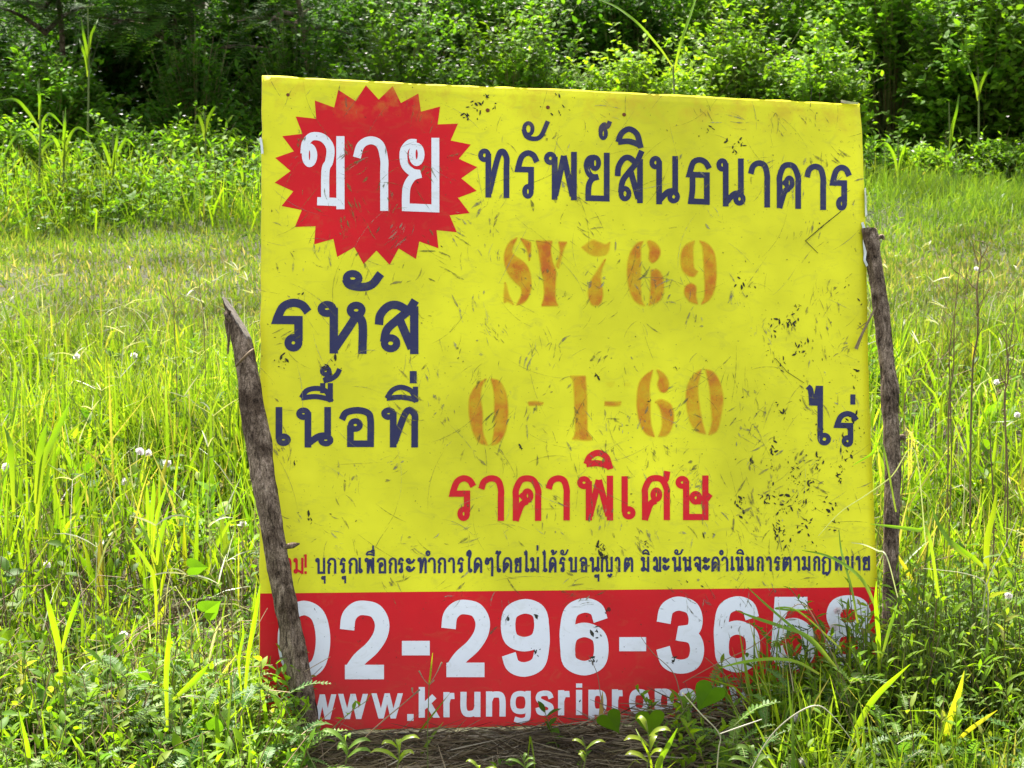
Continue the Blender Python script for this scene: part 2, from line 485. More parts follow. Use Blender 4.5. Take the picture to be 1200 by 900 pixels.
# glyphs: centrelines in a unit box (y down); 'o' = ring (cx, cy, rx, ry)
G = {
 'tho': [[(.3,.06),(.3,1)], [(.33,.97),(.66,.16),(.84,0),(1,.14),(1,.4),(1,1)], ('o',.15,.1,.15,.1)],
 'ro': [[(.98,.2),(.8,.05),(.5,0),(.2,.09),(.04,.3),(0,.38,1),(.68,.38,1),(.68,.84)], ('o',.52,.88,.17,.115)],
 'hanakat': [[(0,.4),(.12,.85),(.45,1),(.75,.8),(1,0)], ('o',.2,.38,.18,.36)],
 'pho': [[(.3,.06),(.3,1)], [(.33,.97),(.63,.03)], [(.63,.03),(.95,.97)], [(1,0),(1,1)], ('o',.14,.1,.14,.1)],
 'yo': [('o',.43,.18,.17,.13), [(.43,.05),(.15,.08),(.02,.22),(.1,.4),(.3,.5),(.6,.5,1),(.3,.55),(.14,.68),(.1,.85),(.1,1,1),(1,1,1),(1,0)]],
 'so': [[(0,.5),(.04,.3),(.25,.13),(.5,.1),(.78,.2)], [(1,0),(.82,.2),(.5,.4),(.22,.6),(.14,.85)], ('o',.32,.87,.17,.11), [(.55,.36),(.9,.97)], [(.97,.12),(.97,1)]],
 'i': [[(0,.85),(.15,.3),(.5,0),(.85,.3),(1,1)], [(0,.85),(.5,.78),(1,1)]],
 'no': [('o',.14,.1,.14,.1), [(.28,.06),(.28,1)], [(.3,.97),(.6,.78),(.85,.74)], [(.9,0),(.9,.8)], ('o',.84,.88,.15,.1)],
 'tho2': [[(1,.2),(.8,.05),(.5,0),(.2,.08),(.02,.36,1),(.88,.36,1),(.88,1,1),(.1,1,1),(.17,.7),(.17,.36)]],
 'aa': [[(0,.27),(.15,.08),(.5,0),(.85,.06),(1,.28),(1,.5),(1,1)]],
 'kho': [[(0,1),(0,.5),(0,.3),(.2,.06),(.5,0),(.8,.06),(1,.3),(1,.5),(1,1)], [(.03,1),(.25,.68),(.5,.58)], ('o',.52,.44,.15,.12), [(.2,.5),(.35,.42)]],
 'kho2': [[(0,1),(0,.5),(0,.3),(.2,.06),(.5,0),(.8,.06),(1,.3),(1,.5),(1,1)], [(.03,1),(.25,.68),(.5,.58)], ('o',.52,.44,.15,.12)],
 'ho': [('o',.14,.11,.14,.1), [(.3,.08),(.3,1)], [(.33,.97),(.75,.38),(.8,.25)], [(.84,.24),(.98,.42),(.98,1)], ('o',.83,.13,.14,.11)],
 'e': [[(0,0),(0,.86)], ('o',.5,.88,.5,.105)],
 'ue': [[(0,.9),(.2,.35),(.55,.2),(.85,.4),(1,1)], [(0,.9),(.5,.8),(1,1)], [(1,0),(1,1)], [(.74,0),(.74,.55)]],
 'ii': [[(0,.9),(.2,.25),(.5,.0),(.85,.3),(1,1)], [(0,.9),(.5,.8),(1,1)], [(1,-.05),(1,1)]],
 'maitho': [('o',.22,.25,.2,.25), [(.42,.25),(.38,.65),(.1,1,1),(.5,.85),(.82,.55),(1,.1)]],
 'bar': [[(0,0),(0,1)]],
 'karan': [('o',.3,.68,.28,.3), [(.02,.6),(.1,.3),(.4,.12),(.6,.25),(.8,.2),(1,-.1)]],
 'o': [[(0,.28),(.15,.07),(.55,0),(.9,.08),(1,.3),(1,1,1),(.3,1,1),(.3,.45)], ('o',.47,.44,.16,.12)],
 'ai': [[(0,0),(.14,.06),(.2,.28,1),(.36,.28,1),(.5,.03,1),(.6,.03,1),(.6,.9)], ('o',.8,.9,.2,.07)],
 'sso': [[(0,1),(0,.5),(0,.35),(.2,.14),(.5,.09),(.8,.14),(1,.35),(1,.5),(1,1)], [(1,0),(.95,.12),(.75,.18)], [(.03,1),(.25,.7),(.5,.62)], ('o',.52,.48,.15,.11)],
 'sso2': [('o',.13,.1,.13,.1), [(.25,.06),(.25,1,1),(.85,1,1),(.85,0)], ('o',.55,.5,.12,.11), [(.62,.6),(.85,.55),(1,.4)]],
 'mo': [('o',.14,.1,.14,.1), [(.28,.06),(.28,.85)], ('o',.16,.89,.15,.1), [(.3,.78),(.98,1)], [(1,0),(1,1)]],
 'bo': [('o',.14,.1,.14,.1), [(.28,.06),(.28,1,1),(1,1,1),(1,0)]],
 'u': [('o',.3,.2,.3,.18), [(.85,0),(.85,1)]],
 'ko': [[(.1,1),(.1,.55),(.3,.38),(0,.28),(.2,.06),(.55,0),(.9,.08),(1,.3),(1,1)]],
 'a': [('o',.22,.15,.2,.12), [(.05,.2),(.35,.34),(.75,.25),(1,.05)], ('o',.22,.72,.2,.12), [(.05,.77),(.35,.91),(.75,.82),(1,.62)]],
 'am': [('o',.0,-.38,.22,.14), [(.1,.27),(.25,.08),(.55,0),(.85,.06),(1,.28),(1,1)]],
 'ai2': [('o',.35,-.28,.22,.09), [(.1,-.2),(.1,-.4),(.5,-.55),(.75,-.4),(.6,-.1),(.45,.1),(.45,.9)], ('o',.7,.9,.25,.09)],
 'ai1': [[(-.25,-.5),(.0,-.4),(.1,-.2,1),(.3,-.4,1),(.4,-.35),(.4,.9)], ('o',.68,.9,.25,.09)],
 'oo': [[(-.1,-.3),(.1,-.5),(.5,-.38),(1,-.52)], [(.85,-.42),(.3,-.1),(.3,.9)], ('o',.58,.9,.27,.09)],
 'do': [[(0,1),(0,.5),(0,.3),(.2,.06),(.5,0),(.8,.06),(1,.3),(1,.5),(1,1)], ('o',.42,.5,.16,.12), [(.0,1),(.25,.8),(.5,.62)]],
 'to': [[(0,1),(0,.4),(.15,.06),(.4,.1),(.5,.2),(.65,.06),(.9,.06),(1,.35),(1,1)], ('o',.42,.5,.16,.12), [(.0,1),(.25,.8),(.5,.62)]],
 'yamok': [('o',.2,.3,.2,.13), [(.0,.25),(.2,.02),(.5,.15),(.8,0),(1,.2),(1,1.35)]],
 'yoying': [[(0,1),(0,.35),(.12,.04),(.38,.04),(.52,.35),(.52,1)], [(.52,.97),(1,.97)], [(1,0),(1,1)], [(.6,1.25),(.8,1.42),(1,1.2)]],
 'cho': [[(0,.3),(.1,.05),(.35,.02),(.5,.3),(.5,1,1),(1,1,1),(1,0)], ('o',.2,.8,.17,.11)],
 'jo': [[(0,.25),(.2,.05),(.55,0),(.9,.08),(1,.3),(1,1,1),(.7,.9),(.55,.62)], ('o',.4,.55,.16,.12)],
 'do2': [[(.1,1),(.1,.55),(.3,.38),(0,.28),(.2,.06),(.55,0),(.9,.08),(1,.3),(1,1)], [(.1,1),(.1,1.3),(.5,1.25),(.6,1.4),(1,1.1)]],
 'ex': [[(0,0),(0,.68)], [(0,.86),(0,1)]],
 # the three tall letters on the starburst
 'KHO': [('o',.12,.28,.11,.125), [(-.02,.26),(.02,.1),(.2,0),(.5,.02),(.69,.16),(.66,.36),(.56,.5),(.55,.96)], [(.33,.955),(1,.955)], [(.97,-.02),(.97,1)]],
 'YO': [('o',.42,.2,.14,.125), [(.42,.03),(.2,.04),(.02,.16),(.05,.36),(.28,.47),(.55,.49,1),(.3,.54),(.12,.68),(.08,.85),(.08,1,1),(1,1,1),(1,0)]],
 # figures
 '0': [[(.5,0),(.85,.1),(1,.35),(1,.65),(.85,.9),(.5,1),(.15,.9),(0,.65),(0,.35),(.15,.1),(.5,0)]],
 '2': [[(0,.34),(.05,.14),(.25,.02),(.5,0),(.8,.05),(.97,.22),(.93,.42),(.7,.62),(.35,.8),(.1,1)], [(-.06,1),(1.03,1)]],
 '9': [[(.5,0),(.1,.09),(0,.3),(.1,.52),(.48,.6),(.86,.52),(.98,.3),(.88,.08),(.5,0)], [(.97,.22),(1,.4),(1,.62),(.88,.9),(.5,1),(.15,.94),(.02,.76)]],
 '6': [[(.5,.39),(.12,.48),(.02,.7),(.1,.91),(.5,1),(.9,.91),(1,.69),(.9,.48),(.5,.39)], [(.98,.24),(.85,.06),(.5,0),(.12,.1),(0,.38),(0,.6),(.03,.78)]],
 '3': [[(.0,.3),(.08,.1),(.3,.01),(.55,0),(.85,.07),(.96,.25),(.85,.42),(.4,.47,1),(.86,.53),(1,.72),(.88,.93),(.5,1),(.12,.92),(-.02,.7)]],
 '5': [[(.96,.02),(.14,.02,1),(.07,.5,1),(.25,.4),(.6,.37),(.92,.48),(1,.68),(.9,.9),(.5,1),(.15,.94),(-.02,.74)]],
 '8': [[(.5,0),(.85,.06),(.96,.24),(.8,.42),(.5,.46),(.2,.42),(.04,.24),(.15,.06),(.5,0)], [(.5,.46),(.88,.52),(1,.73),(.88,.94),(.5,1),(.12,.94),(0,.73),(.12,.52),(.5,.46)]],
 '-': [[(0,.5),(1,.5)]],
 # latin lower case (unit box = x height)
 'w': [('d',0,0,.27,1), ('d',.27,1,.5,0), ('d',.5,0,.73,1), ('d',.73,1,1,0)],
 '.': [[(0,.94),(1,.94)]],
 'k': [[(0,-.45),(0,1.0)], [(.08,.62),(.85,.04)], ('d',.42,.38,1,1)],
 'r': [[(0,0),(0,1)], [(0,.4),(.3,.08),(1,.04)]],
 'u_': [[(0,0),(0,.65),(.15,.95),(.5,1),(.85,.9),(1,.65)], [(1,0),(1,1)]],
 'n': [[(0,0),(0,1)], [(0,.35),(.2,.06),(.55,0),(.88,.06),(1,.35),(1,1)]],
 'g': [[(.5,0),(.12,.1),(0,.45),(.12,.8),(.5,.9),(.88,.8),(1,.45),(.88,.1),(.5,0)], [(1,0),(1,1.05),(.85,1.3),(.5,1.36),(.1,1.28)]],
 's': [[(1,.26),(.85,.05),(.5,0),(.1,.08),(.05,.33),(.5,.5),(.95,.66),(.92,.92),(.5,1),(.1,.94),(0,.72)]],
 'i_': [[(0,0),(0,1)], [(0,-.5),(0,-.28)]],
 'p': [[(.5,0),(.12,.1),(0,.5),(.12,.9),(.5,1),(.88,.9),(1,.5),(.88,.1),(.5,0)], [(0,0),(0,1.4)]],
 'o_': [[(.5,0),(.12,.1),(0,.5),(.12,.9),(.5,1),(.88,.9),(1,.5),(.88,.1),(.5,0)]],
 'e_': [[(.05,.5),(.98,.5),(.9,.1),(.5,0),(.1,.1),(0,.5),(.12,.9),(.5,1),(.95,.85)]],
 't': [[(.3,-.3),(.3,.85),(.7,1),(1,.97)], [(-.1,0),(1,0)]],
 'y_': [('d',0,0,.5,1), [(1,0),(.5,1.1),(.1,1.35)]],
}
G['SSO3'] = G['ro']


def glyph(name, x0, y0, x1, y1, w, slope=0.0, ringk=0.86, wx=1.0):
    """stroke polygons in picture units; the outer box is given, centrelines lie half a stroke inside"""
    if x1 - x0 <= w: ix0, ix1 = (x0 + x1) / 2, (x0 + x1) / 2 + 1e-6
    else: ix0, ix1 = x0 + w / 2, x1 - w / 2
    iy0, iy1 = y0 + (w / 2 if y1 - y0 > w * 2.2 and name != 'bar' else 0), y1 - (w / 2 if y1 - y0 > w * 2.2 and name != 'bar' else 0)
    if name == '-': iy0 = iy1 = (y0 + y1) / 2; ix0, ix1 = x0, x1
    if name == 'ex' or name == '.': iy0, iy1 = y0, y1
    if name == '.': ix0, ix1 = x0, x1
    f = lambda p: (ix0 + p[0] * (ix1 - ix0), iy0 + p[1] * (iy1 - iy0) + slope * (p[0] - .5) * (x1 - x0), *p[2:])
    faces = []
    for s in G[name]:
        if s[0] == 'd':
            a, b_ = f((s[1], s[2])), f((s[3], s[4]))
            if s[2] == 0: a = (a[0], a[1] - w / 2)
            if s[4] == 1: b_ = (b_[0], b_[1] + w / 2)
            if s[4] == 0: b_ = (b_[0], b_[1] - w / 2)
            if s[2] == 1: a = (a[0], a[1] + w / 2)
            h = w * .5 * math.hypot(a[0] - b_[0], a[1] - b_[1]) / abs(a[1] - b_[1]) * .95
            faces.append([(a[0] - h, a[1]), (b_[0] - h, b_[1]), (b_[0] + h, b_[1]), (a[0] + h, a[1])])
        elif s[0] == 'o':
            if s[3] == 0: continue
            cx, cy = f((s[1], s[2]))[:2]
            rx = max(s[3] * (ix1 - ix0), w * .52); ry = max(s[4] * (iy1 - iy0), w * .52)
            faces += ring(cx, cy, rx, ry, w * ringk)
        else:
            q = [f(p) for p in s]
            pts = spline(q)
            # straight stems reach the outer box ends
            P = [np.array(p[:2], float) for p in pts]
            for e, n in ((0, 1), (-1, -2)):
                py_ = s[e][1]
                d = P[e] - P[n]; l = np.linalg.norm(d)
                if l > 1e-6 and name not in ('0', '8', '-', '.', 'ex', 'bar') and abs(d[1]) / l > .85 and (-.01 <= py_ <= .02 or .98 <= py_ <= 1.02):
                    P[e] = P[e] + d / l * w / 2
            faces += strip(P, w)
    return faces


def text_mesh(name, jobs, mat, parent, lift, label=None):
    """jobs: list of face lists, one per letter; one flat print on the board"""
    V, F = [], []
    for faces in jobs:
        v, t = union(faces)
        b = len(V)
        for (x, y) in v:
            u, vv = P2B(x, y)
            V.append((u, vv, warp(u, vv) + lift))
        for q in t:
            F.append((b + q[0], b + q[2], b + q[1]))
    me = bpy.data.meshes.new(name)
    me.from_pydata(V, [], F)
    me.update()
    if len(me.polygons) and me.polygons[0].normal.z < 0: me.flip_normals()
    o = link(name, me, mat, parent, local=True)
    if label: o['label'] = label
    return o
# ------------------------------------------------------------ printed surfaces: colour with grime that lies over all of them
def print_mat(name, col, grime=0.5, rough=0.45, blot=0.25, mottled=None, alpha=False, spec=0.22):
    m, nt, out = new_mat(name)
    L = nt.links.new
    tc = N_(nt, 'ShaderNodeTexCoord')
    P = tc.outputs['Object']
    big = N_(nt, 'ShaderNodeTexNoise', Scale=3.0, Detail=4.0, Roughness=0.6); L(P, big.inputs['Vector'])
    mp = N_(nt, 'ShaderNodeMapping'); mp.inputs['Rotation'].default_value = (0, 0, 0.9); mp.inputs['Scale'].default_value = (4, 8, 6)
    L(P, mp.inputs['Vector'])
    fine = N_(nt, 'ShaderNodeTexNoise', Scale=5.0, Detail=6.0, Roughness=0.7, Distortion=1.2); L(mp.outputs[0], fine.inputs['Vector'])
    g1 = ramp(nt, [(0.53, (0, 0, 0)), (0.74, (1, 1, 1))], fine.outputs['Fac'])
    spk = N_(nt, 'ShaderNodeTexNoise', Scale=190.0, Detail=2.0); L(P, spk.inputs['Vector'])
    g2 = ramp(nt, [(0.70, (0, 0, 0)), (0.76, (1, 1, 1))], spk.outputs['Fac'])
    # faded / dusty variation
    base = N_(nt, 'ShaderNodeHueSaturation'); base.inputs['Color'].default_value = (*col, 1)
    mr = N_(nt, 'ShaderNodeMapRange'); L(big.outputs['Fac'], mr.inputs['Value'])
    mr.inputs['From Min'].default_value = 0.3; mr.inputs['From Max'].default_value = 0.7
    mr.inputs['To Min'].default_value = 1 - blot * .4; mr.inputs['To Max'].default_value = 1 + blot * .3
    L(mr.outputs[0], base.inputs['Value'])
    c = base.outputs['Color']
    if mottled:
        nz = N_(nt, 'ShaderNodeTexNoise', Scale=28.0, Detail=5.0, Roughness=0.6); L(P, nz.inputs['Vector'])
        c = ramp(nt, mottled, nz.outputs['Fac'])
    a1 = N_(nt, 'ShaderNodeMath', operation='MULTIPLY'); L(g1, a1.inputs[0]); L(big.outputs['Fac'], a1.inputs[1])
    a2 = N_(nt, 'ShaderNodeMath', operation='MULTIPLY'); L(a1.outputs[0], a2.inputs[0]); a2.inputs[1].default_value = grime
    m1 = N_(nt, 'ShaderNodeMix', data_type='RGBA'); L(a2.outputs[0], m1.inputs[0]); L(c, m1.inputs[6]); m1.inputs[7].default_value = (0.22, 0.22, 0.07, 1)
    a3 = N_(nt, 'ShaderNodeMath', operation='MULTIPLY'); L(g2, a3.inputs[0]); a3.inputs[1].default_value = 0.55
    m2 = N_(nt, 'ShaderNodeMix', data_type='RGBA'); L(a3.outputs[0], m2.inputs[0]); L(m1.outputs[2], m2.inputs[6]); m2.inputs[7].default_value = (0.05, 0.045, 0.015, 1)
    # mud splashed on the foot of the board, orange rust bleeding from the top edge
    sx = N_(nt, 'ShaderNodeSeparateXYZ'); L(P, sx.inputs[0])
    md = N_(nt, 'ShaderNodeMapRange'); L(sx.outputs['Y'], md.inputs['Value'])
    md.inputs['From Min'].default_value = 0.0; md.inputs['From Max'].default_value = 0.2
    md.inputs['To Min'].default_value = 0.22; md.inputs['To Max'].default_value = 0.0
    mm = N_(nt, 'ShaderNodeMath', operation='MULTIPLY'); L(md.outputs[0], mm.inputs[0]); L(fine.outputs['Fac'], mm.inputs[1])
    m3 = N_(nt, 'ShaderNodeMix', data_type='RGBA'); L(mm.outputs[0], m3.inputs[0]); L(m2.outputs[2], m3.inputs[6]); m3.inputs[7].default_value = (0.16, 0.12, 0.07, 1)
    rs = N_(nt, 'ShaderNodeMapRange'); L(sx.outputs['Y'], rs.inputs['Value'])
    rs.inputs['From Min'].default_value = 1.13; rs.inputs['From Max'].default_value = 1.222
    rs.inputs['To Min'].default_value = 0.0; rs.inputs['To Max'].default_value = 0.75
    r2 = N_(nt, 'ShaderNodeTexNoise', Scale=14.0, Detail=6.0, Roughness=0.7); L(P, r2.inputs['Vector'])
    r3 = N_(nt, 'ShaderNodeMapRange'); L(r2.outputs['Fac'], r3.inputs['Value'])
    r3.inputs['From Min'].default_value = 0.48; r3.inputs['From Max'].default_value = 0.68
    rm = N_(nt, 'ShaderNodeMath', operation='MULTIPLY'); L(rs.outputs[0], rm.inputs[0]); L(r3.outputs[0], rm.inputs[1])
    m4 = N_(nt, 'ShaderNodeMix', data_type='RGBA'); L(rm.outputs[0], m4.inputs[0]); L(m3.outputs[2], m4.inputs[6]); m4.inputs[7].default_value = (0.55, 0.33, 0.02, 1)
    p = N_(nt, 'ShaderNodeBsdfPrincipled'); L(m4.outputs[2], p.inputs['Base Color'])
    rr = N_(nt, 'ShaderNodeMapRange'); L(fine.outputs['Fac'], rr.inputs['Value'])
    rr.inputs['To Min'].default_value = rough - .08; rr.inputs['To Max'].default_value = rough + .3
    L(rr.outputs[0], p.inputs['Roughness'])
    p.inputs['Specular IOR Level'].default_value = spec
    bp = N_(nt, 'ShaderNodeBump', Strength=0.12, Distance=0.002); L(big.outputs['Fac'], bp.inputs['Height']); L(bp.outputs[0], p.inputs['Normal'])
    if alpha:
        at_ = N_(nt, 'ShaderNodeAttribute', attribute_name='cover')
        n2 = N_(nt, 'ShaderNodeTexNoise', Scale=60.0, Detail=4.0); L(P, n2.inputs['Vector'])
        r4 = N_(nt, 'ShaderNodeMapRange'); L(n2.outputs['Fac'], r4.inputs['Value'])
        r4.inputs['From Min'].default_value = 0.3; r4.inputs['From Max'].default_value = 0.6
        r4.inputs['To Min'].default_value = 0.75; r4.inputs['To Max'].default_value = 1.0
        mu = N_(nt, 'ShaderNodeMath', operation='MULTIPLY'); L(at_.outputs['Fac'], mu.inputs[0]); L(r4.outputs[0], mu.inputs[1])
        L(mu.outputs[0], p.inputs['Alpha'])
    L(p.outputs[0], out.inputs['Surface'])
    return m


M_YEL = print_mat('yellow_vinyl', (0.72, 0.68, 0.014), 0.55, blot=0.65)
M_RED = print_mat('red_vinyl', (0.60, 0.004, 0.008), 0.3, blot=0.5)
M_NAVY = print_mat('navy_print', (0.026, 0.027, 0.082), 0.35, blot=0.6)
M_REDT = print_mat('red_print', (0.62, 0.008, 0.014), 0.35)
M_WHITE = print_mat('white_print', (0.72, 0.73, 0.74), 0.45, rough=0.35)
M_ORA = print_mat('orange_spray_paint', (0.70, 0.3, 0.01), 0.3, mottled=[(0.3, (0.72, 0.42, 0.01)), (0.48, (0.68, 0.27, 0.008)), (0.62, (0.62, 0.11, 0.012)), (0.75, (0.50, 0.05, 0.03))], alpha=True)


def bark_mat():
    m, nt, out = new_mat('weathered_bark')
    L = nt.links.new
    tc = N_(nt, 'ShaderNodeTexCoord')
    mp = N_(nt, 'ShaderNodeMapping'); mp.inputs['Scale'].default_value = (1, 1, .18); L(tc.outputs['Object'], mp.inputs['Vector'])
    a = N_(nt, 'ShaderNodeTexNoise', Scale=160.0, Detail=8.0, Roughness=0.75, Distortion=.8); L(mp.outputs[0], a.inputs['Vector'])
    b = N_(nt, 'ShaderNodeTexNoise', Scale=22.0, Detail=5.0, Roughness=0.6); L(tc.outputs['Object'], b.inputs['Vector'])
    g = N_(nt, 'ShaderNodeTexNoise', Scale=420.0, Detail=3.0); L(tc.outputs['Object'], g.inputs['Vector'])
    c1 = ramp(nt, [(0.36, (0.018, 0.013, 0.010)), (0.45, (0.12, 0.088, 0.062)), (0.56, (0.25, 0.19, 0.14)), (0.72, (0.42, 0.35, 0.28))], a.outputs['Fac'])
    c2 = ramp(nt, [(0.38, (0.35, 0.30, 0.26)), (0.62, (1.25, 1.2, 1.15))], b.outputs['Fac'])
    c3 = ramp(nt, [(0.35, (0.6, 0.6, 0.6)), (0.65, (1.3, 1.3, 1.3))], g.outputs['Fac'])
    m1 = N_(nt, 'ShaderNodeMix', data_type='RGBA', blend_type='MULTIPLY'); m1.inputs[0].default_value = 1; L(c1, m1.inputs[6]); L(c2, m1.inputs[7])
    m2 = N_(nt, 'ShaderNodeMix', data_type='RGBA', blend_type='MULTIPLY'); m2.inputs[0].default_value = 1; L(m1.outputs[2], m2.inputs[6]); L(c3, m2.inputs[7])
    p = N_(nt, 'ShaderNodeBsdfPrincipled', Roughness=0.9); p.inputs['Specular IOR Level'].default_value = .15; L(m2.outputs[2], p.inputs['Base Color'])
    bp = N_(nt, 'ShaderNodeBump', Strength=0.9, Distance=.004); L(a.outputs['Fac'], bp.inputs['Height']); L(bp.outputs[0], p.inputs['Normal'])
    L(p.outputs[0], out.inputs['Surface'])
    return m


def plain(name, col, rough=0.7, nscale=40.0, var=0.4, col2=None, bump=0.0, spec=0.4, stretch=None):
    m, nt, out = new_mat(name)
    L = nt.links.new
    tc = N_(nt, 'ShaderNodeTexCoord')
    nz = N_(nt, 'ShaderNodeTexNoise', Scale=nscale, Detail=6.0, Roughness=0.65)
    mpn = N_(nt, 'ShaderNodeMapping'); mpn.inputs['Scale'].default_value = stretch or (1, 1, 1)
    L(tc.outputs['Object'], mpn.inputs['Vector']); L(mpn.outputs[0], nz.inputs['Vector'])
    c2 = col2 or tuple(x * (1 - var) for x in col)
    c = ramp(nt, [(0.35, c2), (0.65, col)], nz.outputs['Fac'])
    p = N_(nt, 'ShaderNodeBsdfPrincipled', Roughness=rough); p.inputs['Specular IOR Level'].default_value = spec
    L(c, p.inputs['Base Color'])
    if bump:
        bp = N_(nt, 'ShaderNodeBump', Strength=0.6, Distance=bump); L(nz.outputs['Fac'], bp.inputs['Height']); L(bp.outputs[0], p.inputs['Normal'])
    L(p.outputs[0], out.inputs['Surface'])
    return m


M_BACK = plain('sheet_edge', (0.20, 0.12, 0.06), 0.8, 60, col2=(0.09, 0.04, 0.02))
M_RUST = plain('rust', (0.20, 0.06, 0.02), 0.85, 300)
M_FILM = plain('torn_film', (0.75, 0.78, 0.82), 0.4, 60, 0.3)
M_CLIP = plain('dried_clipping', (0.030, 0.026, 0.012), 0.8, 200)

sign = empty('sale_sign', (0, 0, 0), 'square yellow and red Thai land sale sign leaning back between two rough sticks', 'sign')
sign.matrix_world = BM
bpy.context.view_layer.update()

# --- the sheet
def board_sheet():
    NX, NY, TH = 72, 72, 0.0045
    V, F = [], []
    for side in (0, 1):
        for j in range(NY + 1):
            for i in range(NX + 1):
                u, v = BW * i / NX, BH * j / NY
                e = 0.0
                if i in (0, NX): e = noise.noise(Vector((i * 3.1, v * 22, 0))) * 0.0022
                f = noise.noise(Vector((u * 24, j * 1.3, 4))) * 0.0020 if j in (0, NY) else 0.0
                V.append((u + e, v + f, warp(u, v) - side * TH))
    n = (NX + 1) * (NY + 1)
    q = lambda i, j: j * (NX + 1) + i
    for j in range(NY):
        for i in range(NX):
            F.append((q(i, j), q(i + 1, j), q(i + 1, j + 1), q(i, j + 1)))
    nf = len(F)
    F += [tuple(n + k for k in reversed(f)) for f in F[:nf]]
    loop = [q(i, 0) for i in range(NX)] + [q(NX, j) for j in range(NY)] + [q(i, NY) for i in range(NX, 0, -1)] + [q(0, j) for j in range(NY, 0, -1)]
    for k in range(len(loop)):
        a, b = loop[k], loop[(k + 1) % len(loop)]
        F.append((a, a + n, b + n, b))
    me = bpy.data.meshes.new('panel')
    me.from_pydata(V, [], F)
    me.materials.append(M_YEL); me.materials.append(M_BACK)
    for k, p in enumerate(me.polygons):
        p.material_index = 0 if k < nf else 1
        p.use_smooth = k < 2 * nf
    me.update()
    o = link('panel', me, None, sign, local=True)
    return o


board_sheet()

# --- red band along the foot
def band():
    NX, NY = 72, 12
    V, F = [], []
    vl, vr = P2B(305, 695.5)[1], P2B(1020, 688)[1]
    for j in range(NY + 1):
        for i in range(NX + 1):
            u = 0.0012 + (BW - 0.0024) * i / NX
            top = vl + (vr - vl) * u / BW
            v = 0.0006 + (top - 0.0006) * j / NY
            V.append((u, v, warp(u, v) + 0.0004))
    for j in range(NY):
        for i in range(NX):
            a = j * (NX + 1) + i
            F.append((a, a + 1, a + NX + 2, a + NX + 1))
    me = bpy.data.meshes.new('red_band'); me.from_pydata(V, [], F); me.update()
    link('red_band', me, M_RED, sign, local=True)
band()

# --- starburst
def burst():
    A = lambda X, Y: (300 + X * .3, 80 + Y * .3)
    tips = [(430,65),(535,68),(635,97),(720,148),(790,215),(840,297),(865,385),(863,478),(835,565),(785,640),(713,703),(625,745),
            (522,768),(420,765),(317,737),(227,688),(152,620),(100,538),(73,447),(75,350),(103,265),(155,188),(230,125),(322,83)]
    cx, cy = 468.0, 416.0
    out = []
    for i, t in enumerate(tips):
        n = tips[(i + 1) % 24]
        out.append(t)
        mx, my = (t[0] + n[0]) / 2, (t[1] + n[1]) / 2
        out.append((cx + (mx - cx) * .845, cy + (my - cy) * .845))
    V, F = [], []
    R = 8
    V.append((cx, cy))
    for r in range(1, R + 1):
        for p in out: V.append((cx + (p[0] - cx) * r / R, cy + (p[1] - cy) * r / R))
    n = len(out)
    for i in range(n): F.append((0, 1 + (i + 1) % n, 1 + i))
    for r in range(R - 1):
        for i in range(n):
            a, b = 1 + r * n + i, 1 + r * n + (i + 1) % n
            F.append((a, b, b + n, a + n))
    W = []
    for p in V:
        u, v = P2B(*A(*p)); W.append((u, v, warp(u, v) + 0.0004))
    me = bpy.data.meshes.new('starburst'); me.from_pydata(W, [], F)
    me.update()
    bm = bmesh.new(); bm.from_mesh(me); bmesh.ops.recalc_face_normals(bm, faces=bm.faces)
    bm.faces.ensure_lookup_table()
    if bm.faces[0].normal.z < 0: bmesh.ops.reverse_faces(bm, faces=bm.faces)
    bm.to_mesh(me); bm.free()
    link('starburst', me, M_RED, sign, local=True)
burst()

# --- writing, letter by letter at the places it has on the board
LIFT = 0.0009
sl = 0.045
A3 = lambda X, Y: (300 + X * .3, 80 + Y * .3)
jobs = [glyph('KHO', 352.8, 155.5, 405, 244.5, 9.6, .03), glyph('aa', 413.5, 159.5, 455, 246.5, 9.4, .03), glyph('YO', 468, 160.5, 515, 248, 9.2, .03)]
text_mesh('printed_word', jobs, M_WHITE, sign, LIFT, 'tall white Thai word on the red starburst')

w = 6.7
line = [('tho', 560, 173.6, 597, 231.5), ('ro', 603.6, 176, 633, 233.6), ('hanakat', 611, 141.5, 643.5, 165.5), ('pho', 637, 177.7, 675.7, 234.3),
        ('yo', 683.4, 179, 714, 236), ('karan', 700.5, 141.5, 717, 165.5), ('so', 720, 176.5, 753.6, 238), ('i', 720.5, 148.4, 753, 173.6),
        ('no', 760, 183, 797, 240), ('tho2', 803.4, 184.4, 834, 240), ('no', 838.5, 185.6, 874, 242.5), ('aa', 876, 188, 902, 243),
        ('kho', 910, 190, 938.4, 244.5), ('aa', 942, 192, 967.5, 246), ('ro', 972, 193.4, 998, 248)]
text_mesh('printed_word', [glyph(n, *b, w * (.8 if n in ('karan', 'hanakat') else 1), sl * .6) for n, *b in line], M_NAVY, sign, LIFT, 'dark blue Thai headline beside the starburst')

